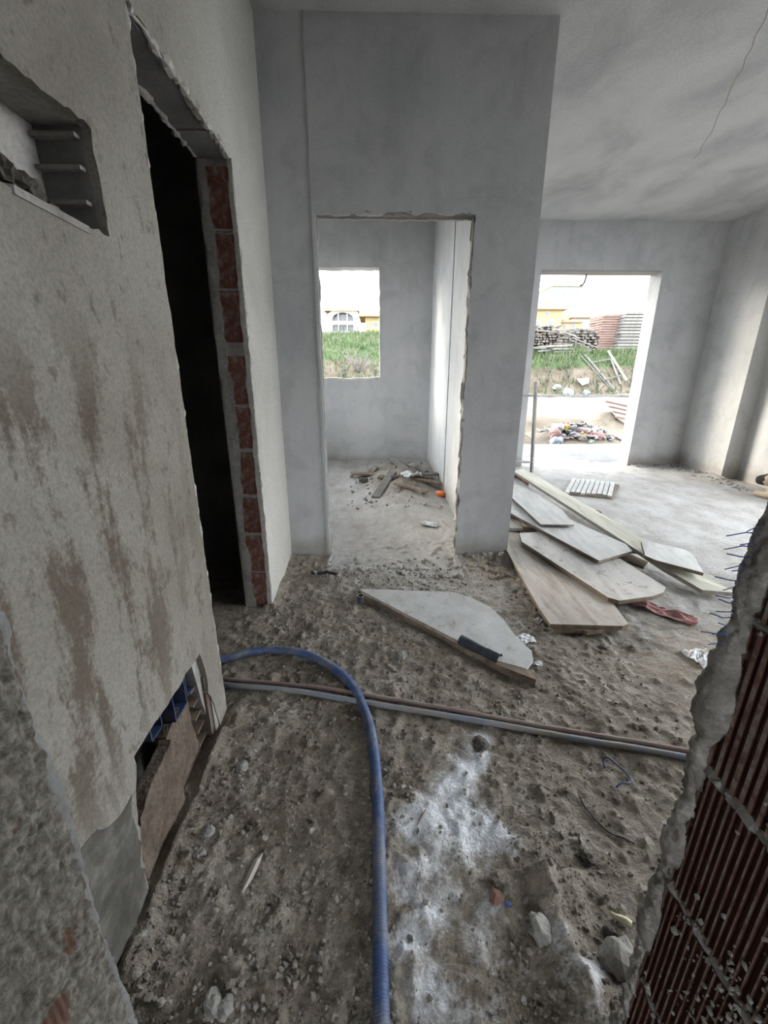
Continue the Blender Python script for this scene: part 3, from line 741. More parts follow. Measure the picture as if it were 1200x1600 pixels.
def clod(x, y, r_, seed, mat, label, cat='rubble', name='mortar_clod', flat=.7, group=None):
    o = put(name, rock_mesh(name, (x, y, fz(x, y) + r_ * flat * .45), r_, seed, flat, 3, .6), None, MAT[mat]); smooth(o, False)
    return tag(o, label, cat, group)
clod(.565, .60, .05, 1, 'clod', 'large pale cement lump on the floor by the right brick jamb')
clod(.40, .66, .035, 2, 'clod', 'pale spiky cement lump at the right end of the white dust')
clod(-.36, .56, .028, 3, 'clod', 'pale cement lump lying low in the left foreground dirt')
clod(-.33, .55, .02, 14, 'clod', 'smaller pale crumb beside the lump in the left foreground dirt')
clod(.39, 1.22, .03, 4, 'clod_dark', 'dark mud clod at the top of the white dust spill')
clod(.13, 1.74, .028, 5, 'clod', 'flat stone on the floor in front of the leaf-shaped board', flat=.4)
clod(1.15, 1.80, .022, 6, 'clod', 'pale stone on the floor in front of the brown board')
clod(.60, .83, .02, 7, 'clod_dark', 'dark pebble by the right jamb above the yellow scrap')
clod(.57, .66, .018, 8, 'clod_dark', 'dark pebble below the yellow scrap by the right jamb')
clod(-.50, .92, .022, 9, 'clod', 'pale crumb at the foot of the broken left wall')
clod(-.46, 1.14, .02, 10, 'clod', 'crumb on the floor before the open cells of the left wall')
clod(-.50, .86, .018, 11, 'clod', 'small crumb at the near end of the broken left wall foot')
for k, (y_, z_, r_) in enumerate(((.872, 1.605, .036), (.935, 1.605, .026), (.995, 1.605, .014))):
    o = put('dark_clod', rock_mesh('dark_clod', (XL - .028, y_, z_ + r_ * .7), r_, 40 + k, .9, 3, .7), None, MAT['clod_dark']); smooth(o, False)
    tag(o, ('largest black clod lying in the wall niche', 'middle black clod lying in the wall niche', 'smallest black clod at the far end of the wall niche')[k], 'rubble')

# ------------------------------------------------------------------ blue hose
def spline(pts, per):
    pts = [np.array(p, float) for p in pts]; out = []
    for i in range(len(pts) - 1):
        p0 = pts[max(i - 1, 0)]; p1 = pts[i]; p2 = pts[i + 1]; p3 = pts[min(i + 2, len(pts) - 1)]
        for t in np.linspace(0, 1, per, endpoint=False):
            out.append(.5 * ((2 * p1) + (-p0 + p2) * t + (2 * p0 - 5 * p1 + 4 * p2 - p3) * t * t + (-p0 + 3 * p1 - 3 * p2 + p3) * t ** 3))
    out.append(pts[-1]); return out
hp = [(-1.6, 1.95), (-1.1, 1.62), (-.90, 1.64), (-.723, 1.715), (-.58, 1.772), (-.424, 1.772), (-.259, 1.70), (-.115, 1.55), (-.042, 1.385), (-.008, 1.20), (.006, 1.005), (.008, .82), (.009, .675), (.009, .513), (.02, .30), (.12, -.2), (.3, -.8)]
c2 = spline(hp, 60)
HR = .0185
hz = [fz(p[0], p[1]) for p in c2]
hz = np.convolve(np.pad(hz, 25, mode='edge'), np.ones(51) / 51, 'valid') + HR * .85 + .003
path = [(p[0], p[1], z_) for p, z_ in zip(c2, hz)]
arc = np.concatenate([[0], np.cumsum([np.linalg.norm(np.array(path[i + 1]) - np.array(path[i])) for i in range(len(path) - 1)])])
s_ = np.arange(0, arc[-1], .0016); pa = np.array(path)
dense = np.stack([np.interp(s_, arc, pa[:, k]) for k in range(3)], -1)
mb = MB(); mb.tube(dense.tolist(), (HR + .0007 * np.sin(s_ / .0064 * 2 * math.pi)).tolist(), 14)
hose = smooth(mb.build('water_hose', MAT['hose'])); tag(hose, 'thick blue ribbed hose curving from the left doorway to the foreground', 'hose')

# two thin conduits crossing the floor
def flow_tube(name, pts, r_, mat, label, cat, lift=.0):
    c = spline(pts, 24); z_ = [fz(p[0], p[1]) for p in c]; z_ = np.convolve(np.pad(z_, 12, mode='edge'), np.ones(25) / 25, 'valid') + r_ * .8 + lift
    mb = MB(); mb.tube([(p[0], p[1], q) for p, q in zip(c, z_)], r_, 10)
    return tag(smooth(mb.build(name, MAT[mat])), label, cat)
flow_tube('conduit_pipe', [(-.75, 1.605), (-.654, 1.585), (-.35, 1.54), (-.071, 1.485), (.18, 1.425), (.417, 1.356), (.75, 1.27), (1.099, 1.173), (1.45, 1.075)], .009, 'pipe_red', 'dusty reddish conduit crossing the floor, the farther of the two', 'pipe', .004)
flow_tube('conduit_pipe', [(-.75, 1.57), (-.641, 1.548), (-.35, 1.50), (-.069, 1.44), (.20, 1.378), (.48, 1.305), (.78, 1.228), (1.081, 1.144), (1.45, 1.035)], .011, 'pipe_grey', 'grey blue conduit crossing the floor, the nearer of the two', 'pipe', .004)

# ------------------------------------------------------------------ boards
def board(name, pts, thick, mat, label, cat='board', edge=None):
    t = MB(); t.prism(pts, thick); o = t.build(name, [MAT[mat]] + ([MAT[edge]] if edge else []))
    if edge:
        for p in o.data.polygons:
            if abs(p.normal.z) < .5: p.material_index = 1
    return tag(o, label, cat)
board('plank', [(1.563, 4.662, .24), (1.722, 4.789, .24), (1.928, 3.012, .17), (1.941, 2.841, .16), (2.17, 2.236, .05), (1.993, 2.272, .05), (1.876, 2.49, .10), (1.808, 2.808, .14)], .026, 'plank_new', 'long pale new plank on the far side of the board pile', 'plank', 'ply_brown')
board('plywood_offcut', [(1.866, 2.733, .185), (1.908, 2.72, .185), (2.02, 2.70, .165), (2.153, 2.673, .14), (2.139, 2.573, .135), (2.05, 2.363, .12), (1.812, 2.481, .155), (1.773, 2.53, .165)], .022, 'ply_grey', 'grey round-cornered plywood offcut lying on the long pale plank', 'board', 'wood_edge')
board('plywood_sheet', [(1.546, 4.678, .17), (1.597, 4.677, .17), (1.6, 4.135, .17), (1.624, 3.454, .17), (1.561, 3.105, .17), (1.306, 3.125, .17), (1.304, 3.911, .17), (1.40, 4.678, .17)], .012, 'ply_grey', 'grey plywood sheet on top of the pile beside the centre wall', 'board', 'wood_edge')
board('plywood_sheet', [(1.176, 3.519, .14), (1.15, 4.081, .14), (1.359, 4.081, .14), (1.524, 3.697, .14), (1.656, 3.215, .14), (1.794, 2.784, .14), (1.768, 2.66, .14), (1.462, 2.511, .14)], .018, 'ply_grey', 'grey pointed plywood sheet in the middle of the pile, under the top sheet', 'board', 'wood_edge')
board('plywood_strip', [(1.693, 4.412, .10), (1.792, 4.309, .10), (1.831, 3.401, .10), (1.902, 2.902, .10), (1.876, 2.738, .10), (1.70, 2.80, .10), (1.55, 3.522, .10)], .02, 'ply_spot', 'dusty plywood strip lying low beside the long pale plank', 'board', 'wood_edge')
board('plank_offcut', [(1.855, 2.829, .05), (1.907, 2.675, .05), (1.83, 2.60, .05), (1.72, 2.785, .05)], .02, 'wood_edge', 'short dark offcut poking out below the pale plank', 'board')
board('plywood_sheet', [(1.134, 3.089, .112), (1.329, 3.113, .112), (1.50, 2.86, .11), (1.662, 2.602, .108), (1.722, 2.222, .10), (1.671, 2.162, .10), (1.581, 2.12, .10), (1.361, 2.075, .10), (1.319, 2.111, .10), (1.093, 2.92, .11)], .025, 'ply_spot', 'dirt-speckled plywood sheet with rounded end in the front of the pile', 'board', 'wood_edge')
board('plywood_sheet', [(.965, 2.861, .07), (1.082, 3.237, .07), (1.35, 3.10, .07), (1.42, 2.6, .07), (1.314, 1.891, .07), (1.274, 1.874, .07), (.909, 1.90, .07), (.909, 2.064, .07)], .022, 'ply_brown', 'brown plywood sheet nearest the viewer in the board pile', 'board', 'wood_edge')
board('plywood_sheet', [(.985, 2.80, .046), (1.10, 3.15, .046), (1.36, 3.02, .046), (1.40, 2.6, .046), (1.31, 1.905, .046), (1.09, 1.865, .046), (1.07, 1.882, .046), (.925, 1.892, .046), (.93, 2.08, .046)], .022, 'wood_edge', 'lower rotten plywood layer directly under the brown sheet', 'board')
board('plank_offcut', [(1.0, 3.465, .10), (1.164, 3.465, .10), (1.296, 3.348, .10), (1.264, 3.212, .10), (1.0, 3.245, .10)], .025, 'ply_brown', 'short brown plank end beside the foot of the centre wall', 'board')
for k, (x, y, a, l, hgt) in enumerate(((1.30, 3.6, 80, .8, .126), (1.62, 3.0, 15, .7, .08), (1.5, 2.6, 20, .5, .075), (1.2, 2.75, 10, .5, .024), (1.75, 3.7, 5, .7, .08), (1.1, 2.2, 8, .36, .024))):
    mb = MB(); mb.box(-l / 2, l / 2, -.03, .03, 0, hgt - .005, Matrix.Translation((x, y, 0.0)) @ Matrix.Rotation(R(a), 4, 'Z'))
    tag(mb.build('support_batten', MAT['wood_edge']), ('batten under the top sheets by the centre wall', 'batten under the middle of the board pile', 'batten under the pointed middle sheet', 'batten under the brown plywood sheet', 'batten under the dusty strip by the pale plank', 'batten under the near end of the brown sheet')[k], 'batten')
mb = MB(); mb.box(1.53, 1.74, 4.62, 4.74, -.01, .214); tag(mb.build('support_block', MAT['brick']), 'clay block under the far end of the long pale plank', 'brick')
# leaf-shaped board with a wooden rim
lf = thing('leaf_shaped_board', (.35, 2.0, 0), 'grey leaf-shaped plywood board with a wooden rim lying before the doorway', 'board')
t = MB(); t.prism([(-.094, 2.354, .035), (-.051, 2.361, .035), (.10, 2.347, .035), (.243, 2.33, .035), (.467, 2.309, .035), (.57, 2.245, .035), (.662, 2.128, .035), (.70, 1.996, .035), (.716, 1.838, .035), (.755, 1.728, .035), (.738, 1.662, .035), (.687, 1.60, .035), (.556, 1.666, .035), (.43, 1.802, .035), (.20, 2.045, .035), (.011, 2.243, .035)], .014); t.build('sheet', MAT['ply_leaf'], lf)
pts = ragged([(-.10, 2.352), (.011, 2.262), (.432, 1.814), (.559, 1.68), (.735, 1.562), (.705, 1.53), (.551, 1.645), (.405, 1.795), (.005, 2.225), (-.07, 2.30)], .05, .006, 91)
t = MB(); t.prism([(x, y, .033) for x, y in pts], .036); t.build('rim', MAT['wood_edge'], lf)
t = MB(); t.prism([(.66, 1.60, .022), (.70, 1.585, .022), (.72, 1.545, .022), (.70, 1.52, .022), (.675, 1.55, .022)], .02); t.build('splinter', MAT['wood_edge'], lf)
# black tube piece and its short ring
def hollow(name, a, b, r_, wall, mat, label, cat):
    a = Vector(a); b = Vector(b); d = (b - a).normalized()
    mb = MB(); ring = [a, b]; nn = 20
    u = d.orthogonal().normalized(); w = d.cross(u)
    for rr_ in (r_, r_ - wall):
        for p in ring:
            for j in range(nn):
                q = 2 * math.pi * j / nn; mb.v.append(tuple(p + (u * math.cos(q) + w * math.sin(q)) * rr_))
    for j in range(nn):
        k = (j + 1) % nn
        mb.f += [(j, k, nn + k, nn + j), (2 * nn + k, 2 * nn + j, 3 * nn + j, 3 * nn + k), (k, j, 2 * nn + j, 2 * nn + k), (nn + j, nn + k, 3 * nn + k, 3 * nn + j)]
    return tag(mb.build(name, MAT[mat]), label, cat)
pt = thing('pipe_sleeve', (.50, 1.745, .0), 'dark grey plastic pipe sleeve leaning on the leaf-shaped board', 'pipe')
o = hollow('tube', (.425, 1.808, .048), (.578, 1.672, .036), .026, .003, 'pvc_dark', 'x', None); o.parent = pt; o.location -= pt.location; del o['label']
o = hollow('socket', (.535, 1.711, .0385), (.582, 1.669, .0345), .0295, .003, 'pvc_dark', 'x', None); o.parent = pt; o.location -= pt.location; del o['label']
z_ = fz(-.082, 2.245); hollow('pipe_ring', (-.082, 2.245, z_ - .002), (-.082, 2.245, z_ + .042), .020, .003, 'pvc_dark', 'short dark grey pipe ring standing by the tip of the leaf-shaped board', 'pipe')
mb = MB(); c = spline([(-.42, 2.615), (-.37, 2.60), (-.31, 2.60), (-.25, 2.575)], 10); mb.tube([(p[0], p[1], fz(p[0], p[1]) + .012 + .02 * i / len(c)) for i, p in enumerate(c)], .011, 8)
tag(mb.build('rubber_tube_piece', MAT['black']), 'short black tube piece on the dirt at the foot of the centre wall', 'pipe')

# crumpled sheets
def crumple(name, cx, cy, w, d, rot, amp, mat, seed, label, cat, base=None, nu=14):
    u = np.linspace(-.5, .5, nu); U, W = np.meshgrid(u, u, indexing='ij')
    a = rot; rag = 1 + .35 * (fbm(U * 3 + seed, W * 3, 2, seed) - .5)
    x = cx + (U * w * math.cos(a) - W * d * math.sin(a)) * rag; y = cy + (U * w * math.sin(a) + W * d * math.cos(a)) * rag
    zf = hf(x, y) if base is None else base
    z = zf + .006 + amp * np.abs(fbm(U * 4 + seed, W * 4, 3, seed + 1) - .35) * 2
    me = grid_mesh(name, u, u, np.stack([x, y, z], -1)); o = put(name, me, None, MAT[mat]); smooth(o, False)
    md = o.modifiers.new('thickness', 'SOLIDIFY'); md.thickness = .0015
    return tag(o, label, cat)
crumple('foil_scrap', .775, 1.86, .085, .07, .3, .012, 'white', 3, 'crumpled silver foil scrap beside the leaf-shaped board', 'scrap')
crumple('foil_scrap', .765, 1.665, .04, .035, .1, .010, 'white', 4, 'tiny white scrap at the tip of the leaf-shaped board', 'scrap')
crumple('paper_scrap', .90, 2.03, .06, .035, .8, .008, 'white', 14, 'small pale scrap at the left edge of the brown plywood sheet', 'scrap')
crumple('pink_rag', 1.64, 2.10, .33, .09, -.85, .035, 'pink', 5, 'pink rag lying on the floor in front of the board pile', 'rag', None, 20)
crumple('plastic_bag', 1.57, 1.69, .12, .13, .2, .03, 'white', 6, 'white plastic bag on the floor beside the right brick edge', 'bag', None, 18)
crumple('white_packet', .49, 3.56, .16, .09, -.5, .03, 'white', 7, 'white packet on the floor just inside the inner doorway', 'packet', None, 16)
# blue wire loop, brick shard, yellow tube, wood splinters
mb = MB(); c = spline([(.80, 1.12), (.815, 1.155), (.835, 1.14), (.865, 1.10), (.86, 1.06), (.825, 1.055), (.80, 1.045)], 8)
mb.tube([(p[0], p[1], fz(p[0], p[1]) + .006 + .012 * math.sin(i * .12) ** 2) for i, p in enumerate(c)], .0035, 6)
tag(mb.build('wire_loop', MAT['blue_plastic']), 'bent blue plastic strap on the dirt below the conduits', 'wire')
o = put('brick_shard', rock_mesh('brick_shard', (.31, .735, fz(.31, .735) + .01), .021, 66, .55, 1, .5), None, MAT['brickshard']); smooth(o, False); tag(o, 'small red brick shard on the white dust in the foreground', 'brick')
o = put('blue_chip', rock_mesh('blue_chip', (.34, .722, fz(.34, .722) + .004), .009, 67, .5, 1, .5), None, MAT['blue_fibre']); smooth(o, False); tag(o, 'tiny blue plastic chip beside the red brick shard', 'scrap')
mb = MB(); c = [(.595, .70), (.605, .692), (.615, .685), (.625, .678), (.634, .672)]
mb.tube([(x, y, fz(x, y) + .011) for x, y in c], [.005, .006, .008, .010, .007], 9); tag(smooth(mb.build('yellow_tube_scrap', MAT['yellow'])), 'pale yellow plastic scrap by the right brick jamb', 'scrap')
def splinter(pts, w, mat, label):
    mb = MB(); mb.tube([(x, y, fz(x, y) + .006) for x, y in pts], [w * .4] + [w] * (len(pts) - 2) + [w * .25], 5)
    return tag(mb.build('wood_splinter', MAT[mat]), label, 'splinter')
splinter([(-.355, .765), (-.345, .80), (-.335, .835), (-.325, .865)], .010, 'ply_brown', 'pale wood splinter on the dirt left of the blue hose')
splinter([(.125, .93), (.142, .955), (.158, .975)], .004, 'wood_edge', 'thin dark splinter lying across the white dust')
splinter([(.305, 1.20), (.325, 1.175), (.345, 1.155)], .0045, 'ply_brown', 'thin splinter at the upper end of the white dust')
mb = MB(); c = spline([(.66, 1.0), (.68, .94), (.71, .90), (.76, .87)], 6); mb.tube([(p[0], p[1], fz(p[0], p[1]) + .004) for p in c], .0025, 5); tag(mb.build('wire_piece', MAT['black']), 'dark wire lying on the dirt near the right jamb', 'wire')

# fringe of blue fibres on the right jamb
nf = thing('torn_netting', (JXR - .01, JY1 + .02, .93), 'fringe of torn blue netting strands sticking out of the right jamb', 'netting')
rr = random.Random(4)
for k in range(17):
    z_ = 1.14 - k * .0105 + rr.uniform(-.003, .003); L = rr.uniform(.018, .042)
    x_ = JXR - .004 - .0 * k
    mb = MB(); mb.tube([(x_ + .01, JY1 + .012, z_), (x_ - L * .5, JY1 + .013, z_ + rr.uniform(-.004, .004)), (x_ - L, JY1 + .014 + rr.uniform(-.004, .004), z_ + rr.uniform(-.006, .006))], .0008, 4)
    mb.build('strand', MAT['blue_fibre'], nf)

# ------------------------------------------------------------------ slat mat on the main room floor
sm = thing('slat_bundle', (2.5, 4.73, 0), 'bundle of grey wooden slats laid side by side on the main room floor', 'slats')
A_, B_, C_, D_ = [np.array(p) for p in ((2.10, 4.50), (2.47, 5.14), (2.90, 4.92), (2.55, 4.34))]
zb = max(fz(*A_), fz(*B_), fz(*C_), fz(*D_)) + .004
mb = MB(); mb.prism([(*(A_ + .02), zb + .012), (*D_, zb + .012), (*(C_ + [.03, -.03]), zb + .012), (*B_, zb + .012)], .016); mb.build('base_sheet', MAT['wood_edge'], sm)
for k in range(9):
    a0, a1 = k / 9 + .006, (k + 1) / 9 - .012
    s0 = random.uniform(-.02, .10); e0 = random.uniform(.97, 1.02); zt = zb + .03 + random.uniform(-.004, .006)
    q = lambda a, s: (A_ + (D_ - A_) * a) * (1 - s) + (B_ + (C_ - B_) * a) * s
    mb = MB(); mb.prism([(*q(a0, s0), zt), (*q(a1, s0 + random.uniform(-.02, .02)), zt), (*q(a1, e0), zt), (*q(a0, e0), zt)], .017); mb.build('slat', MAT['ply_grey'], sm)

# trestle frame beside the terrace opening
tf = thing('trestle_frame', (1.85, 5.62, 0), 'grey steel trestle frame standing half hidden behind the centre wall', 'trestle')
def bar(a, b, w, nm, parent, mat='steel'):
    a = Vector(a); b = Vector(b); d = b - a
    mb = MB(); mb.box(-w, w, -w, w, 0, d.length, Matrix.Translation(a) @ d.to_track_quat('Z', 'Y').to_matrix().to_4x4()); return mb.build(nm, MAT[mat], parent)
bar((2.135, 5.62, .0), (2.085, 5.68, 1.17), .017, 'post', tf)
bar((1.55, 5.62, .0), (1.55, 5.68, 1.17), .017, 'post', tf)
bar((1.55, 5.63, .14), (2.135, 5.63, .14), .014, 'rail', tf)
bar((1.55, 5.67, 1.0), (2.10, 5.67, 1.0), .014, 'rail', tf)
bar((1.80, 5.63, .14), (1.80, 5.67, 1.0), .012, 'brace', tf)

# dangling cable at the terrace opening
mb = MB(); mb.tube([(2.79, 6.2, 2.52), (2.782, 6.2, 2.45), (2.772, 6.2, 2.40), (2.75, 6.2, 2.37), (2.72, 6.2, 2.36)], .011, 6)
tag(mb.build('hanging_cable', MAT['black']), 'short dark cable dangling from the head of the terrace opening', 'cable')

# ------------------------------------------------------------------ rubble in the inner room
def lump_plank(x, y, l, w, a, tilt, mat, label, name='broken_board', cat='board', t=.02):
    M_ = Matrix.Translation((x, y, fz(x, y) + .03)) @ Matrix.Rotation(R(a), 4, 'Z') @ Matrix.Rotation(R(tilt), 4, 'Y')
    mb = MB(); mb.box(-l / 2, l / 2, -w / 2, w / 2, -t / 2, t / 2, M_); return tag(mb.build(name, MAT[mat]), label, cat)
lump_plank(.12, 4.62, .62, .09, 70, -14, 'wood_grey', 'upright grey board end in the inner room rubble')
lump_plank(.55, 4.85, .55, .10, 25, 4, 'wood_grey', 'pale board lying across the inner room rubble heap')
lump_plank(.62, 4.70, .40, .08, -15, 6, 'wood_edge', 'dark board end at the right of the inner room rubble')
lump_plank(.30, 5.15, .45, .09, 110, -8, 'wood_grey', 'grey board stuck in the back of the rubble heap')
lump_plank(-.10, 5.2, .35, .12, 15, 5, 'wood_edge', 'dark broken board at the left of the rubble heap')
lump_plank(.40, 4.45, .42, .05, -40, 3, 'wood_edge', 'thin dark batten in front of the rubble heap')
for k, (x, y, r_) in enumerate(((-.12, 5.0, .07), (.0, 5.35, .08), (.1, 4.9, .06), (.24, 4.75, .06), (.5, 5.2, .08), (.28, 5.5, .07), (.65, 5.1, .05))):
    o = put('rubble_chunk', rock_mesh('rubble_chunk', (x, y, fz(x, y) + r_ * .3), r_, 120 + k, .7, 1, .4), None, MAT[('clod_dark', 'clod', 'brick_dusty')[k % 3]]); smooth(o, False)
    tag(o, ('dark chunk at the left end of the inner room rubble', 'pale chunk at the back left of the inner room rubble', 'reddish chunk in the middle of the inner room rubble', 'dark chunk beside the upright board in the inner room', 'pale chunk behind the lying board in the inner room', 'reddish chunk at the far back of the inner room rubble', 'dark chunk by the partition in the inner room')[k], 'rubble')
crumple('white_bag', .42, 4.68, .2, .14, .3, .07, 'white', 9, 'crumpled white bag on the inner room rubble', 'bag', fz(.42, 4.68) + .03, 16)
o = put('orange_lump', rock_mesh('orange_lump', (.72, 4.42, fz(.72, 4.42) + .03), .055, 33, .7, 2, .3), None, MAT['orange']); tag(o, 'orange plastic lump on the inner room floor by the partition', 'scrap')

# ------------------------------------------------------------------ dog lying by the right wall
dg = thing('dog', (4.33, 4.2, 0), 'tan dog with dark muzzle lying by the right wall', 'dog')
sk = [((4.40, 3.72, .17), .13), ((4.40, 3.95, .18), .145), ((4.38, 4.15, .20), .135), ((4.32, 4.28, .20), .09), ((4.265, 4.385, .205), .085), ((4.215, 4.465, .18), .058), ((4.185, 4.525, .17), .05),
      ((4.27, 4.20, .12), .06), ((4.22, 4.30, .05), .042), ((4.20, 4.42, .035), .034), ((4.185, 4.50, .03), .03),
      ((4.47, 4.22, .12), .06), ((4.42, 4.34, .05), .04), ((4.38, 4.46, .035), .034), ((4.355, 4.54, .03), .03),
      ((4.27, 3.72, .12), .085), ((4.20, 3.86, .06), .05), ((4.18, 3.72, .04), .036), ((4.17, 3.88, .03), .03),
      ((4.44, 3.52, .10), .05), ((4.46, 3.38, .04), .03), ((4.36, 3.25, .03), .02),
      ((4.315, 4.355, .285), .028), ((4.33, 4.335, .325), .014), ((4.225, 4.335, .285), .028), ((4.205, 4.31, .32), .014)]
ed = [(1, 0), (1, 2), (2, 3), (3, 4), (4, 5), (5, 6), (2, 7), (7, 8), (8, 9), (9, 10), (2, 11), (11, 12), (12, 13), (13, 14), (0, 15), (15, 16), (16, 17), (17, 18), (0, 19), (19, 20), (20, 21), (4, 22), (22, 23), (4, 24), (24, 25)]
me = bpy.data.meshes.new('body'); me.from_pydata([p for p, _ in sk], ed, []); me.update()
tmp = bpy.data.objects.new('tmp_dog', me); COL.objects.link(tmp)
md = tmp.modifiers.new('skin', 'SKIN')
for i, (_, r_) in enumerate(sk):
    me.skin_vertices[0].data[i].radius = (r_, r_); me.skin_vertices[0].data[i].use_root = (i == 1)
tmp.modifiers.new('sub', 'SUBSURF').levels = 2
dep = bpy.context.evaluated_depsgraph_get(); me2 = bpy.data.meshes.new_from_object(tmp.evaluated_get(dep))
bpy.data.objects.remove(tmp)
body = smooth(put('body', me2, dg, [MAT['fur'], MAT['fur_dark']])); 
off = wloc(body)
for p in me2.polygons:
    c = p.center + off
    if c.y > 4.41 and c.z > .10: p.material_index = 1
    elif c.z > .275 and c.y > 4.25: p.material_index = 1
for s_ in (-1, 1):
    o = put('eye', rock_mesh('eye', (4.238 + s_ * .042, 4.432 + s_ * .02, .238), .010, 1, 1, 1, 0), dg, MAT['black'])
o = put('nose', rock_mesh('nose', (4.200, 4.503, .178), .019, 2, .8, 1, .1), dg, MAT['black'])

dg.location += Vector((.02, -.03, 0))

# ------------------------------------------------------------------ outdoors: terrace, ground
mb = MB(); mb.box(.6, 7.0, YB + .24, 7.9, -.25, .0)
struct(mb.build('terrace_floor', MAT['terrace']), 'pale screed of the terrace outside')
mb = MB(); mb.box(.5, 7.0, YB + .25, 7.75, H + .02, H + .24); struct(mb.build('added_shade_slab', MAT['ceiling']), 'added unseen slab shading the terrace')  # unseen slab added to cut the sky light on the terrace floor
mb = MB(); mb.box(-60, 110, -60, 6.62, -.5, -.16); struct(mb.build('yard_ground', MAT['terrace']), 'level yard around the building')
YP = [6.6, 7.9, 8.2, 9.0, 11, 15.2, 15.7, 16.9, 17.6, 20, 40, 70, 85, 120, 160]
ZR = [-.12, -.12, -.10, -.02, .20, .44, .52, 1.70, 1.92, 2.0, 2.6, 4.5, 5.0, 7.0, 9]
ZL = [-.12, -.12, -.05, .10, .35, .78, .95, 1.65, 2.0, 2.68, 4.1, 6.2, 7.3, 9.6, 12]
def gz(x, y):
    x = np.asarray(x, float); y = np.asarray(y, float)
    t = sstep(1.5, 4.5, x)
    z = np.interp(y, YP, ZL) * (1 - t) + np.interp(y, YP, ZR) * t
    soft = sstep(15.2, 17, y) * (1 - sstep(25, 40, y))
    return z + (.10 + .30 * soft) * (fbm(x * .9, y * .9, 4, 31) - .5) * sstep(8.2, 9.5, y)
def gzf(x, y): return float(gz(x, y))
xs = np.unique(np.concatenate([np.arange(-60, -6, 3), np.arange(-6, 14, .16), np.arange(14, 110, 3)]))
ys = np.unique(np.concatenate([np.arange(6.6, 20, .16), np.arange(20, 40, .8), np.arange(40, 160, 4)]))
X, Y = np.meshgrid(xs, ys, indexing='ij')
me = grid_mesh('ground', xs, ys, np.stack([X, Y, gz(X, Y)], -1))
rd = sstep(10.2, 11.2, Y) * (1 - sstep(14.8, 15.3, Y)); lft = 1 - sstep(2, 4, X)
gs = np.maximum(sstep(16.7, 17.1, Y + .5 * (fbm(X, Y, 3, 5) - .5)) * lft, sstep(16.4, 16.9, Y) * (1 - sstep(17.6, 18.6, Y)) * (1 - lft))
gs = np.maximum(gs, .6 * sstep(30, 40, Y)) + .35 * sstep(15.3, 15.8, Y) * (1 - sstep(16.6, 17, Y)) * fbm(X * .7, Y, 3, 77)
attr(me, 'road', rd); attr(me, 'grass', gs)
struct(put('ground', me, None, MAT['ground']), 'bare earth road and grassy bank outside')

# grass tufts (uncountable)
rng = np.random.default_rng(3); vv = []; ff = []; c = 0
def blades(n_, sx, sy, h0, h1):
    global c
    for k in range(n_):
        x = rng.uniform(*sx); y = rng.uniform(*sy); z = gzf(x, y) - .02; hgt = rng.uniform(h0, h1); a = rng.uniform(0, 6.28); w = rng.uniform(.012, .03)
        dx, dy = math.cos(a), math.sin(a); le = rng.uniform(-.12, .12, 2)
        vv.extend([(x - dx * w, y - dy * w, z), (x + dx * w, y + dy * w, z), (x + le[0], y + le[1], z + hgt)]); ff.append((c, c + 1, c + 2)); c += 3
blades(3800, (-3.2, 1.5), (16.5, 23), .10, .30)
blades(2600, (4.8, 12), (16.5, 18.0), .12, .34)
blades(500, (-3, 1.5), (15.4, 16.6), .1, .3)
blades(500, (4.8, 11.5), (15.3, 16.4), .1, .3)
me = bpy.data.meshes.new('bank_grass'); me.from_pydata(vv, [], ff); me.update()
tag(put('bank_grass', me, None, MAT['grass']), 'green grass growing on the earth bank', 'grass', None, 'stuff')

def weed(x, y, hgt, seed, label):
    r = random.Random(seed); z = gzf(x, y)
    t = thing('tall_weed', (x, y, z), label, 'weed')
    st = MB(); lv = MB()
    for s in range(6):
        a = r.uniform(0, 6.28); L = hgt * r.uniform(.7, 1.05); sp = r.uniform(.1, .3) * hgt
        p = [Vector((x + math.cos(a) * sp * q ** 1.3, y + math.sin(a) * sp * q ** 1.3, z - .03 + L * q)) for q in (0, .3, .6, 1)]
        st.tube(p, [.010, .008, .006, .002], 4)
        for q in range(34):
            f_ = r.uniform(.12, 1); i = min(2, int(f_ * 3)); b = p[i].lerp(p[i + 1], f_ * 3 - i)
            d = Vector((r.gauss(0, 1), r.gauss(0, 1), r.gauss(.5, .5))).normalized() * r.uniform(.05, .13); w = d.cross(Vector((0, 0, 1))).normalized() * .014
            lv.add([b, b + d * .5 + w, b + d, b + d * .5 - w], [(0, 1, 2, 3)])
    st.build('stem', MAT['drytwig'], t); o = lv.build('foliage', MAT['weed'], t); o['kind'] = 'stuff'
weed(7.05, 16.1, 1.25, 1, 'tall green weed on the earth bank left of the leaning frame')
weed(6.25, 15.9, 1.3, 2, 'tall weed at the left edge of the terrace view')
weed(7.95, 15.6, 1.1, 3, 'bushy weed in front of the leaning wooden frame')
weed(9.3, 15.9, 1.25, 4, 'tall weed right of the leaning wooden frame')
weed(-1.0, 15.5, .8, 5, 'weed growing below the grass seen through the window')
weed(.1, 15.6, .7, 6, 'small weed at the right of the window view')

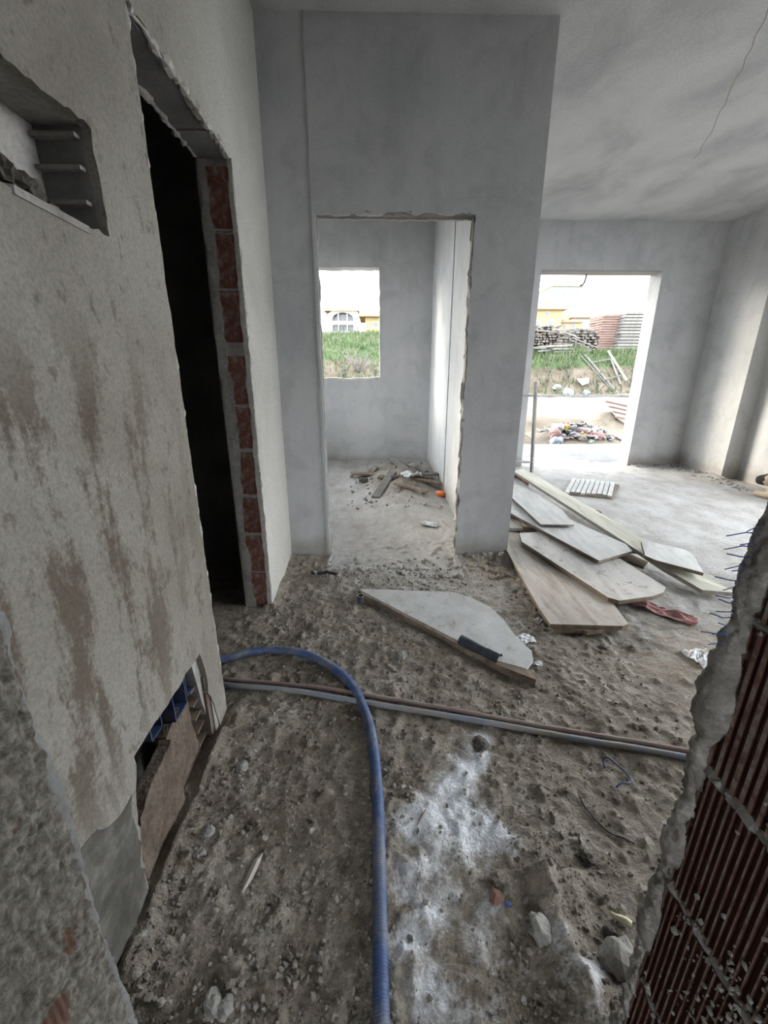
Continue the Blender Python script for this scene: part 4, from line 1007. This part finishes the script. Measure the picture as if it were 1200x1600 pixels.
# dry shrub on the bank (window view)
ds = thing('dry_shrub', (-.5, 16.2, gzf(-.5, 16.2)), 'grey leafless shrub on the bank seen through the window', 'shrub')
r = random.Random(8)
for k in range(26):
    a = r.uniform(0, 6.28); sp = r.uniform(.25, .85); hh = r.uniform(.35, .85); z0 = gzf(-.5, 16.2)
    p = [(-.5 + math.cos(a) * sp * q, 16.2 + math.sin(a) * sp * q * .7, z0 + hh * (q ** .8) + r.uniform(-.02, .02)) for q in (0, .35, .7, 1)]
    mb = MB(); mb.tube(p, [.014, .011, .008, .003], 4)
    for _ in range(3):
        i = r.randint(1, 2); b = Vector(p[i]); e = b + Vector((r.uniform(-.25, .25), r.uniform(-.2, .2), r.uniform(.05, .3))); mb.tube([b, e], [.006, .002], 4)
    mb.build('branch', MAT['drytwig'], ds)

# ------------------------------------------------------------------ rubbish heap before the terrace
r = random.Random(12)
sizes = 'tiny small larger'.split()
k = 0
V1, F1 = ico(1)
base_scrap = [rock_mesh('scrap', (0, 0, 0), 1, 200 + q, .6, 1, .6) for q in range(4)]
mats = MAT['trash']; weights = [6, 5, 2, 6, 2, 1, .5, 1]
cache = {}
for k in range(150):
    u = r.random(); x = 3.55 + 1.65 * u + r.gauss(0, .10); y = 8.35 + r.random() ** 1.5 * .9
    hh = .30 * math.exp(-((x - 4.2) / .65) ** 2) * math.exp(-((y - 8.75) / .45) ** 2)
    mi = r.choices(range(8), weights)[0]; sh = r.randrange(4); sz = r.uniform(.035, .085)
    if (mi, sh) not in cache:
        q = base_scrap[sh].copy(); q.materials.append(mats[mi]); cache[mi, sh] = q
    o = bpy.data.objects.new('rubbish_scrap', cache[mi, sh]); COL.objects.link(o)
    o.location = (x, y, gzf(x, y) + hh + sz * .3); o.scale = (sz * r.uniform(.7, 1.6), sz, sz * r.uniform(.5, 1)); o.rotation_euler = (r.uniform(-.6, .6), r.uniform(-.6, .6), r.uniform(0, 6.28))
    cn = ('white', 'pink', 'dark', 'beige', 'pale blue', 'red', 'yellow', 'greenish')[mi]
    tag(o, 'small %s scrap in the rubbish heap beyond the terrace' % cn, 'scrap', '%s scraps in the rubbish heap' % cn)
def bag(x, y, rr_, z, mi, seed, label):
    o = put('rubbish_bag', rock_mesh('rubbish_bag', (x, y, gzf(x, y) + z), rr_, seed, .9, 3, .5), None, mats[mi]); tag(o, label, 'bag')
mb = MB(); nn = 40
P = np.zeros((nn, nn, 3)); U, W = np.meshgrid(np.linspace(3.2, 5.7, nn), np.linspace(8.05, 10.2, nn), indexing='ij')
P[..., 0] = U; P[..., 1] = W
P[..., 2] = gz(U, W) - .03 + (.30 * np.exp(-((U - 4.25) / .75) ** 2 - ((W - 8.8) / .5) ** 2) + .38 * np.exp(-((U - 5.1) / .5) ** 2 - ((W - 9.5) / .5) ** 2)) * (.75 + .5 * fbm(U * 5, W * 5, 3, 55))
tag(put('earth_heap', grid_mesh('earth_heap', None, None, P), None, MAT['soil']), 'low earth heap under the rubbish beyond the terrace', 'heap', None, 'stuff')
bag(3.70, 8.62, .13, .26, 0, 301, 'white plastic bag on top of the rubbish heap')
bag(3.62, 8.5, .12, .16, 1, 302, 'pink bag at the left of the rubbish heap')
bag(3.85, 8.6, .09, .26, 6, 303, 'yellow wrapper behind the white bag on the rubbish heap')
bag(3.98, 8.5, .10, .20, 2, 304, 'black bag in the middle of the rubbish heap')
bag(3.60, 8.32, .12, .05, 4, 305, 'pale bluish bag at the front left of the rubbish heap')
bag(4.25, 8.28, .09, .05, 7, 306, 'greenish bag at the front of the rubbish heap')
bag(4.45, 8.4, .10, .14, 1, 307, 'pink bundle at the right of the rubbish heap')
bag(4.1, 8.38, .10, .12, 3, 308, 'beige bundle at the front of the rubbish heap')
for k in range(4):
    x0, y0 = 5.15 + .03 * k, 9.5 - .12 * k
    mb = MB(); M_ = Matrix.Translation((x0 + .35, y0, gzf(x0 + .35, y0) + .52 - .085 * k)) @ Matrix.Rotation(R(12), 4, 'Y') @ Matrix.Rotation(R(-10), 4, 'Z')
    mb.box(-.42, .42, -.06, .06, -.015, .015, M_)
    tag(mb.build('red_board', MAT['panel_red']), ('reddish board on the earth heap, topmost of four', 'reddish board on the earth heap, second from top', 'reddish board on the earth heap, third from top', 'reddish board on the earth heap, lowest of four')[k], 'board')
# litter at the foot of the bank
for k, (x, y, l, a) in enumerate(((6.1, 15.0, 1.2, 3), (7.3, 15.0, 2.2, -2), (8.6, 15.05, 1.8, 4), (9.1, 15.2, 1.3, 8))):
    mb = MB(); M_ = Matrix.Translation((x, y, gzf(x, y) + .04)) @ Matrix.Rotation(R(a), 4, 'Z'); mb.box(-l / 2, l / 2, -.05, .05, -.03, .03, M_)
    tag(mb.build('ground_plank', MAT['wood_grey']), ('plank on the roadside at the left of the terrace view', 'long plank on the roadside below the bank', 'plank on the roadside under the leaning frame', 'plank on the roadside at the right of the terrace view')[k], 'plank')
for k, (x, y, rr_, mi) in enumerate(((6.75, 15.2, .22, 4), (7.35, 15.15, .17, 4), (9.45, 15.05, .14, 0), (6.55, 15.75, .14, 0))):
    o = put('litter_bag', rock_mesh('litter_bag', (x, y, gzf(x, y) + .12), rr_, 330 + k, .7, 2, .5), None, mats[mi]); tag(o, ('large bluish bag on the roadside below the bank', 'smaller bluish bag on the roadside', 'white bag on the roadside under the leaning frame', 'white scrap bag on the slope at the left')[k], 'bag')
o = board('white_sheet', [(7.35, 16.0, gzf(7.3, 15.9) + .28), (7.8, 16.05, gzf(7.3, 15.9) + .30), (7.7, 15.8, gzf(7.3, 15.9) + .16), (7.45, 15.75, gzf(7.3, 15.9) + .08)], .02, 'white', 'white sheet lying on the slope of the bank', 'sheet')

# leaning wooden frame on the bank
fr = thing('wooden_frame', (8.7, 16.0, gzf(8.7, 16.0)), 'old wooden frame leaning on the earth bank', 'frame')
bar((7.95, 16.95, 1.85), (8.72, 15.6, .50), .024, 'post', fr, 'wood_grey'); bar((7.80, 16.9, 1.8), (8.62, 15.6, .50), .019, 'post', fr, 'wood_grey')
bar((8.80, 16.9, 1.98), (9.15, 15.95, .95), .025, 'post', fr, 'ply_brown'); bar((8.05, 16.7, 1.55), (8.95, 16.7, 1.72), .022, 'rail', fr, 'wood_grey')
bar((8.30, 16.0, .95), (8.98, 16.1, 1.12), .02, 'rail', fr, 'wood_grey'); bar((8.85, 16.7, 1.68), (8.92, 15.9, .80), .022, 'rail', fr, 'wood_grey')
for k in range(4):
    st_ = thing('leaning_batten', (9.7 + .12 * k, 15.6, gzf(9.7, 15.6)), ('leftmost of four battens leaning on the bank', 'second of four battens leaning on the bank', 'third of four battens leaning on the bank', 'rightmost of four battens leaning on the bank')[k], 'batten')
    bar((9.62 + .13 * k, 16.3, 1.25), (9.85 + .10 * k, 15.5, gzf(9.85, 15.5)), .022, 'shaft', st_, 'wood_grey')

# ------------------------------------------------------------------ wood piles on the bank
r = random.Random(21)
cyl = MB(); cyl.tube([(0, 0, 0), (0, 1, 0)], 1.0, 7); cylm = cyl.mesh('timber_round'); cylm.materials.append(MAT['wood_log'])
sq = MB(); sq.box(-1, 1, 0, 1, -.7, .7); sqm = sq.mesh('timber_square'); sqm.materials.append(MAT['wood_grey'])
def timber(x, y, z, l, rr_, az, el, sqr, label, grp):
    o = bpy.data.objects.new('timber', sqm if sqr else cylm); COL.objects.link(o)
    o.location = (x, y, z); o.scale = (rr_, l, rr_); o.rotation_euler = (R(el), 0, R(az)); return tag(o, label, 'timber', grp)
ORD = 'first second third fourth fifth sixth seventh eighth ninth tenth eleventh twelfth thirteenth fourteenth fifteenth'.split()
def rowname(q): return 'bottom row' if q == 0 else ORD[q] + ' row up'
def place(q): return 'leftmost' if q == 0 else ORD[q] + ' from left'
for row in range(8):
    pos_ = -1
    for i in range(15):
        w_ = 1 - abs((i + .5) / 15 - .55) * 1.0
        if row > 8 * w_: continue
        pos_ += 1
        timber(7.55 + i * .125 + (row % 2) * .06 + r.uniform(-.02, .02), 18.3 + r.uniform(-.12, .12), gzf(8.2, 18.4) + .06 + row * .105, r.uniform(1.4, 2.2), r.uniform(.040, .054), r.uniform(-10, 10), r.uniform(-3, 3), r.random() < .5, 'timber end in the loose wood pile, %s, %s' % (rowname(row), place(pos_)), 'timber ends of the loose wood pile')
for row in range(10):
    pos_ = -1
    for i in range(11):
        if r.random() < .12: continue
        pos_ += 1
        timber(6.45 + i * .13 + (row % 2) * .06 + r.uniform(-.02, .02), 19.2 + r.uniform(-.1, .1), gzf(7, 19.2) + .10 + row * .10, r.uniform(1, 1.5), r.uniform(.035, .055), r.uniform(-6, 6), 0, r.random() < .3, 'timber end in the neat far left wood stack, %s, %s' % (rowname(row), place(pos_)), 'timber ends of the neat wood stack')
for k in range(14):
    timber(7.3 + r.random() * 1.1, 18.0 + r.uniform(-.2, .4), gzf(8.2, 18.2) + .9 * math.exp(-((k % 13 - 6) / 5.) ** 2) * .9 + r.uniform(.0, .15), r.uniform(.7, 1.2), r.uniform(.022, .034), r.choice((-1, 1)) * r.uniform(55, 88), r.uniform(-22, 22), True, 'long grey plank thrown across the loose wood pile', 'planks thrown across the loose wood pile')
for k in range(14):
    timber(6.3 + r.random() * .7, 17.5 + r.uniform(-.2, .3), gzf(6.6, 17.5) + .05 + r.random() * .25, r.uniform(.9, 1.7), r.uniform(.035, .05), r.choice((-1, 1)) * r.uniform(60, 88), r.uniform(-6, 6), True, 'grey plank in the low heap at the left end of the bank', 'planks in the low heap on the bank')
r = random.Random(33)
z0 = gzf(9.4, 18.6)
for k in range(17):
    mb = MB(); mb.box(-.44, .44, -.55, .55, 0, .072, Matrix.Translation((9.42 + .005 * k + r.uniform(-.03, .03), 18.75, z0 + .09 * k)) @ Matrix.Rotation(R(r.uniform(-3, 3)), 4, 'Z'))
    tag(mb.build('formwork_panel', MAT['panel_red']), 'reddish formwork panel, %s in the left stack on the bank' % ('lowest' if k == 0 else 'topmost' if k == 16 else (ORD + ['sixteenth'])[k] + ' from bottom'), 'panel', 'reddish formwork panels of the left stack')
for k in range(14):
    mb = MB(); mb.box(-.50, .50, -.6, .6, 0, .09, Matrix.Translation((10.12 + .012 * k + r.uniform(-.03, .03), 18.45, z0 + .115 * k)) @ Matrix.Rotation(R(r.uniform(-3, 3)), 4, 'Z'))
    tag(mb.build('formwork_panel', MAT['panel_grey']), 'greyish formwork panel, %s in the right, taller stack on the bank' % ('lowest' if k == 0 else 'topmost' if k == 13 else ORD[k] + ' from bottom'), 'panel', 'greyish formwork panels of the right stack')
for k in range(12):
    timber(10.85 + r.uniform(-.1, .25), 18.3 + r.uniform(-.1, .3), z0 + .06 + .1 * k, r.uniform(.8, 1.3), r.uniform(.04, .06), r.uniform(20, 60), 0, True, 'board end right of the panel stacks, %s' % ('lowest' if k == 0 else 'topmost' if k == 11 else ORD[k] + ' from bottom'), 'board ends right of the panel stacks')

# ------------------------------------------------------------------ houses
def house(name, x0, x1, y0, z0, z1, dep_, wallm, roofm, ridge, wins, label, cat='house', over=.5, hip=False):
    t = thing(name, ((x0 + x1) / 2, y0 + dep_ / 2, z0), label, cat)
    MB().box(x0, x1, y0, y0 + dep_, z0, z1).build('wall', wallm, t)
    ym = y0 + dep_ / 2; xa, xb = x0 - over, x1 + over; ya, yb = y0 - over, y0 + dep_ + over
    if ridge > 0:
        i = (x1 - x0) * .28 if hip else 0
        mb = MB(); mb.add([(xa, ya, z1), (xb, ya, z1), (xb, yb, z1), (xa, yb, z1), (xa + i, ym, z1 + ridge), (xb - i, ym, z1 + ridge), (xa, ya, z1 - .2), (xb, ya, z1 - .2), (xb, yb, z1 - .2), (xa, yb, z1 - .2)],
                          [(0, 1, 5, 4), (2, 3, 4, 5), (1, 2, 5), (3, 0, 4), (6, 9, 8, 7), (0, 6, 7, 1), (1, 7, 8, 2), (2, 8, 9, 3), (3, 9, 6, 0)])
        rf = mb.build('roof', roofm, t)
        MB().box(x0 + (x1 - x0) * .6, x0 + (x1 - x0) * .6 + .7, ym - .3, ym + .3, z1 + ridge * .3, z1 + ridge + .9).build('chimney', wallm, rf)
    else:
        MB().box(xa, xb, ya, yb, z1, z1 + .35).build('roof', roofm, t)
    for (a, b, c_, d) in wins:
        w = MB(); w.box(a, b, y0 - .06, y0 + .03, c_, d); wo = w.build('window', MAT['house_white'], t)
        MB().box(a + .12, b - .12, y0 - .09, y0 - .05, c_ + .12, d - .12).build('pane', MAT['glass'], wo)
    return t
# white house with an arched balcony (window view)
hw = thing('white_house', (-5.4, 87, 7.2), 'white two-storey house with an arched loggia seen through the window', 'house')
arch = [(-7.3, 9.6)] + [(-5.4 + 1.9 * math.cos(a) * -1, 9.9 + 1.15 * math.sin(a)) for a in np.linspace(0, math.pi, 14)] + [(-3.5, 9.6)]
out_ = [(-8.6, 6.8), (-2.6, 6.8), (-2.6, 11.1), (-3.3, 11.35), (-7.2, 11.35), (-7.9, 10.9), (-8.3, 10.0), (-8.6, 9.6)]
put('wall', slab(out_, [[(a, b) for a, b in arch], rect(-7.3, -3.5, 7.9, 9.0)], .5, lambda u, v, d: (u, 85 + d, v)), hw, MAT['house_white'])
MB().box(-8.5, -2.6, 86.6, 93, 6.8, 11.2).build('rear_block', MAT['house_white'], hw)
for x_ in (-6.2, -4.6): MB().box(x_ - .1, x_ + .1, 85.1, 85.4, 7.9, 11.0).build('column', MAT['house_white'], hw)
for (a, b, c_, d) in ((-7.2, -6.4, 9.7, 10.7), (-6.0, -4.8, 9.7, 10.9), (-4.4, -3.6, 9.7, 10.7), (-7.2, -5.5, 7.9, 8.9), (-5.3, -3.6, 7.9, 8.9)):
    MB().box(a, b, 86.5, 86.58, c_, d).build('window', MAT['glass'], hw)
MB().box(-2.9, -2.6, 84.95, 85.0, 8.3, 8.9).build('window', MAT['glass'], hw); MB().box(-3.0, -2.7, 84.95, 85.0, 9.8, 10.4).build('window', MAT['glass'], hw)
MB().box(-8.75, -2.4, 84.8, 93.3, 11.25, 11.5).build('roof', MAT['roof_tile'], hw)
house('yellow_house', -1.1, 6, 70, 5.2, 8.9, 8, MAT['house_yellow'], MAT['roof_tile'], 1.3, [(-.9, -.5, 7.0, 8.0), (.05, .85, 7.2, 8.1)], 'yellow house at the right edge of the window view', 'house', .9)
house('cream_house', 27.4, 32.6, 80, 5, 11.2, 8, MAT['house_yellow'], MAT['roof_tile'], 1.0, [(29.6, 30.4, 10.0, 10.7), (28.3, 29.0, 8.2, 9.4), (30.2, 31.2, 8.2, 9.4)], 'cream house with orange tiled roof left in the terrace view', 'house', .7)
tw = [(54.3 + 1.9 * i, 55.6 + 1.9 * i, zz_, zz_ + 1.7) for zz_ in (15.4, 18.4, 21.6) for i in range(4)]
house('apartment_block', 53.5, 62.4, 140, 8, 24.6, 12, MAT['house_green'], MAT['house_yellow'], 0, tw, 'pale green apartment block standing tall in the terrace view', 'building', .4)
house('low_yellow_house', 34.2, 38.0, 84, 5, 9.6, 8, MAT['house_yellow'], MAT['roof_tile'], .5, [(34.6, 35.3, 8.2, 9.3), (36.2, 37.0, 8.2, 9.3)], 'low yellow house between the cream house and the panel stacks', 'house', .4)
house('long_house', 39.0, 46.5, 90, 5, 11.0, 8, MAT['house_white'], MAT['roof_tile'], 1.1, [(40, 41, 8.6, 9.8), (42.5, 43.5, 8.6, 9.8)], 'white house with tiled roof behind the panel stacks', 'house', .6)
house('right_house', 47.8, 54, 92, 5, 10.8, 8, MAT['house_white'], MAT['roof_tile'], 1.3, [(49, 50, 8.6, 9.8)], 'white house with tiled roof right of the panel stacks', 'house', .6)
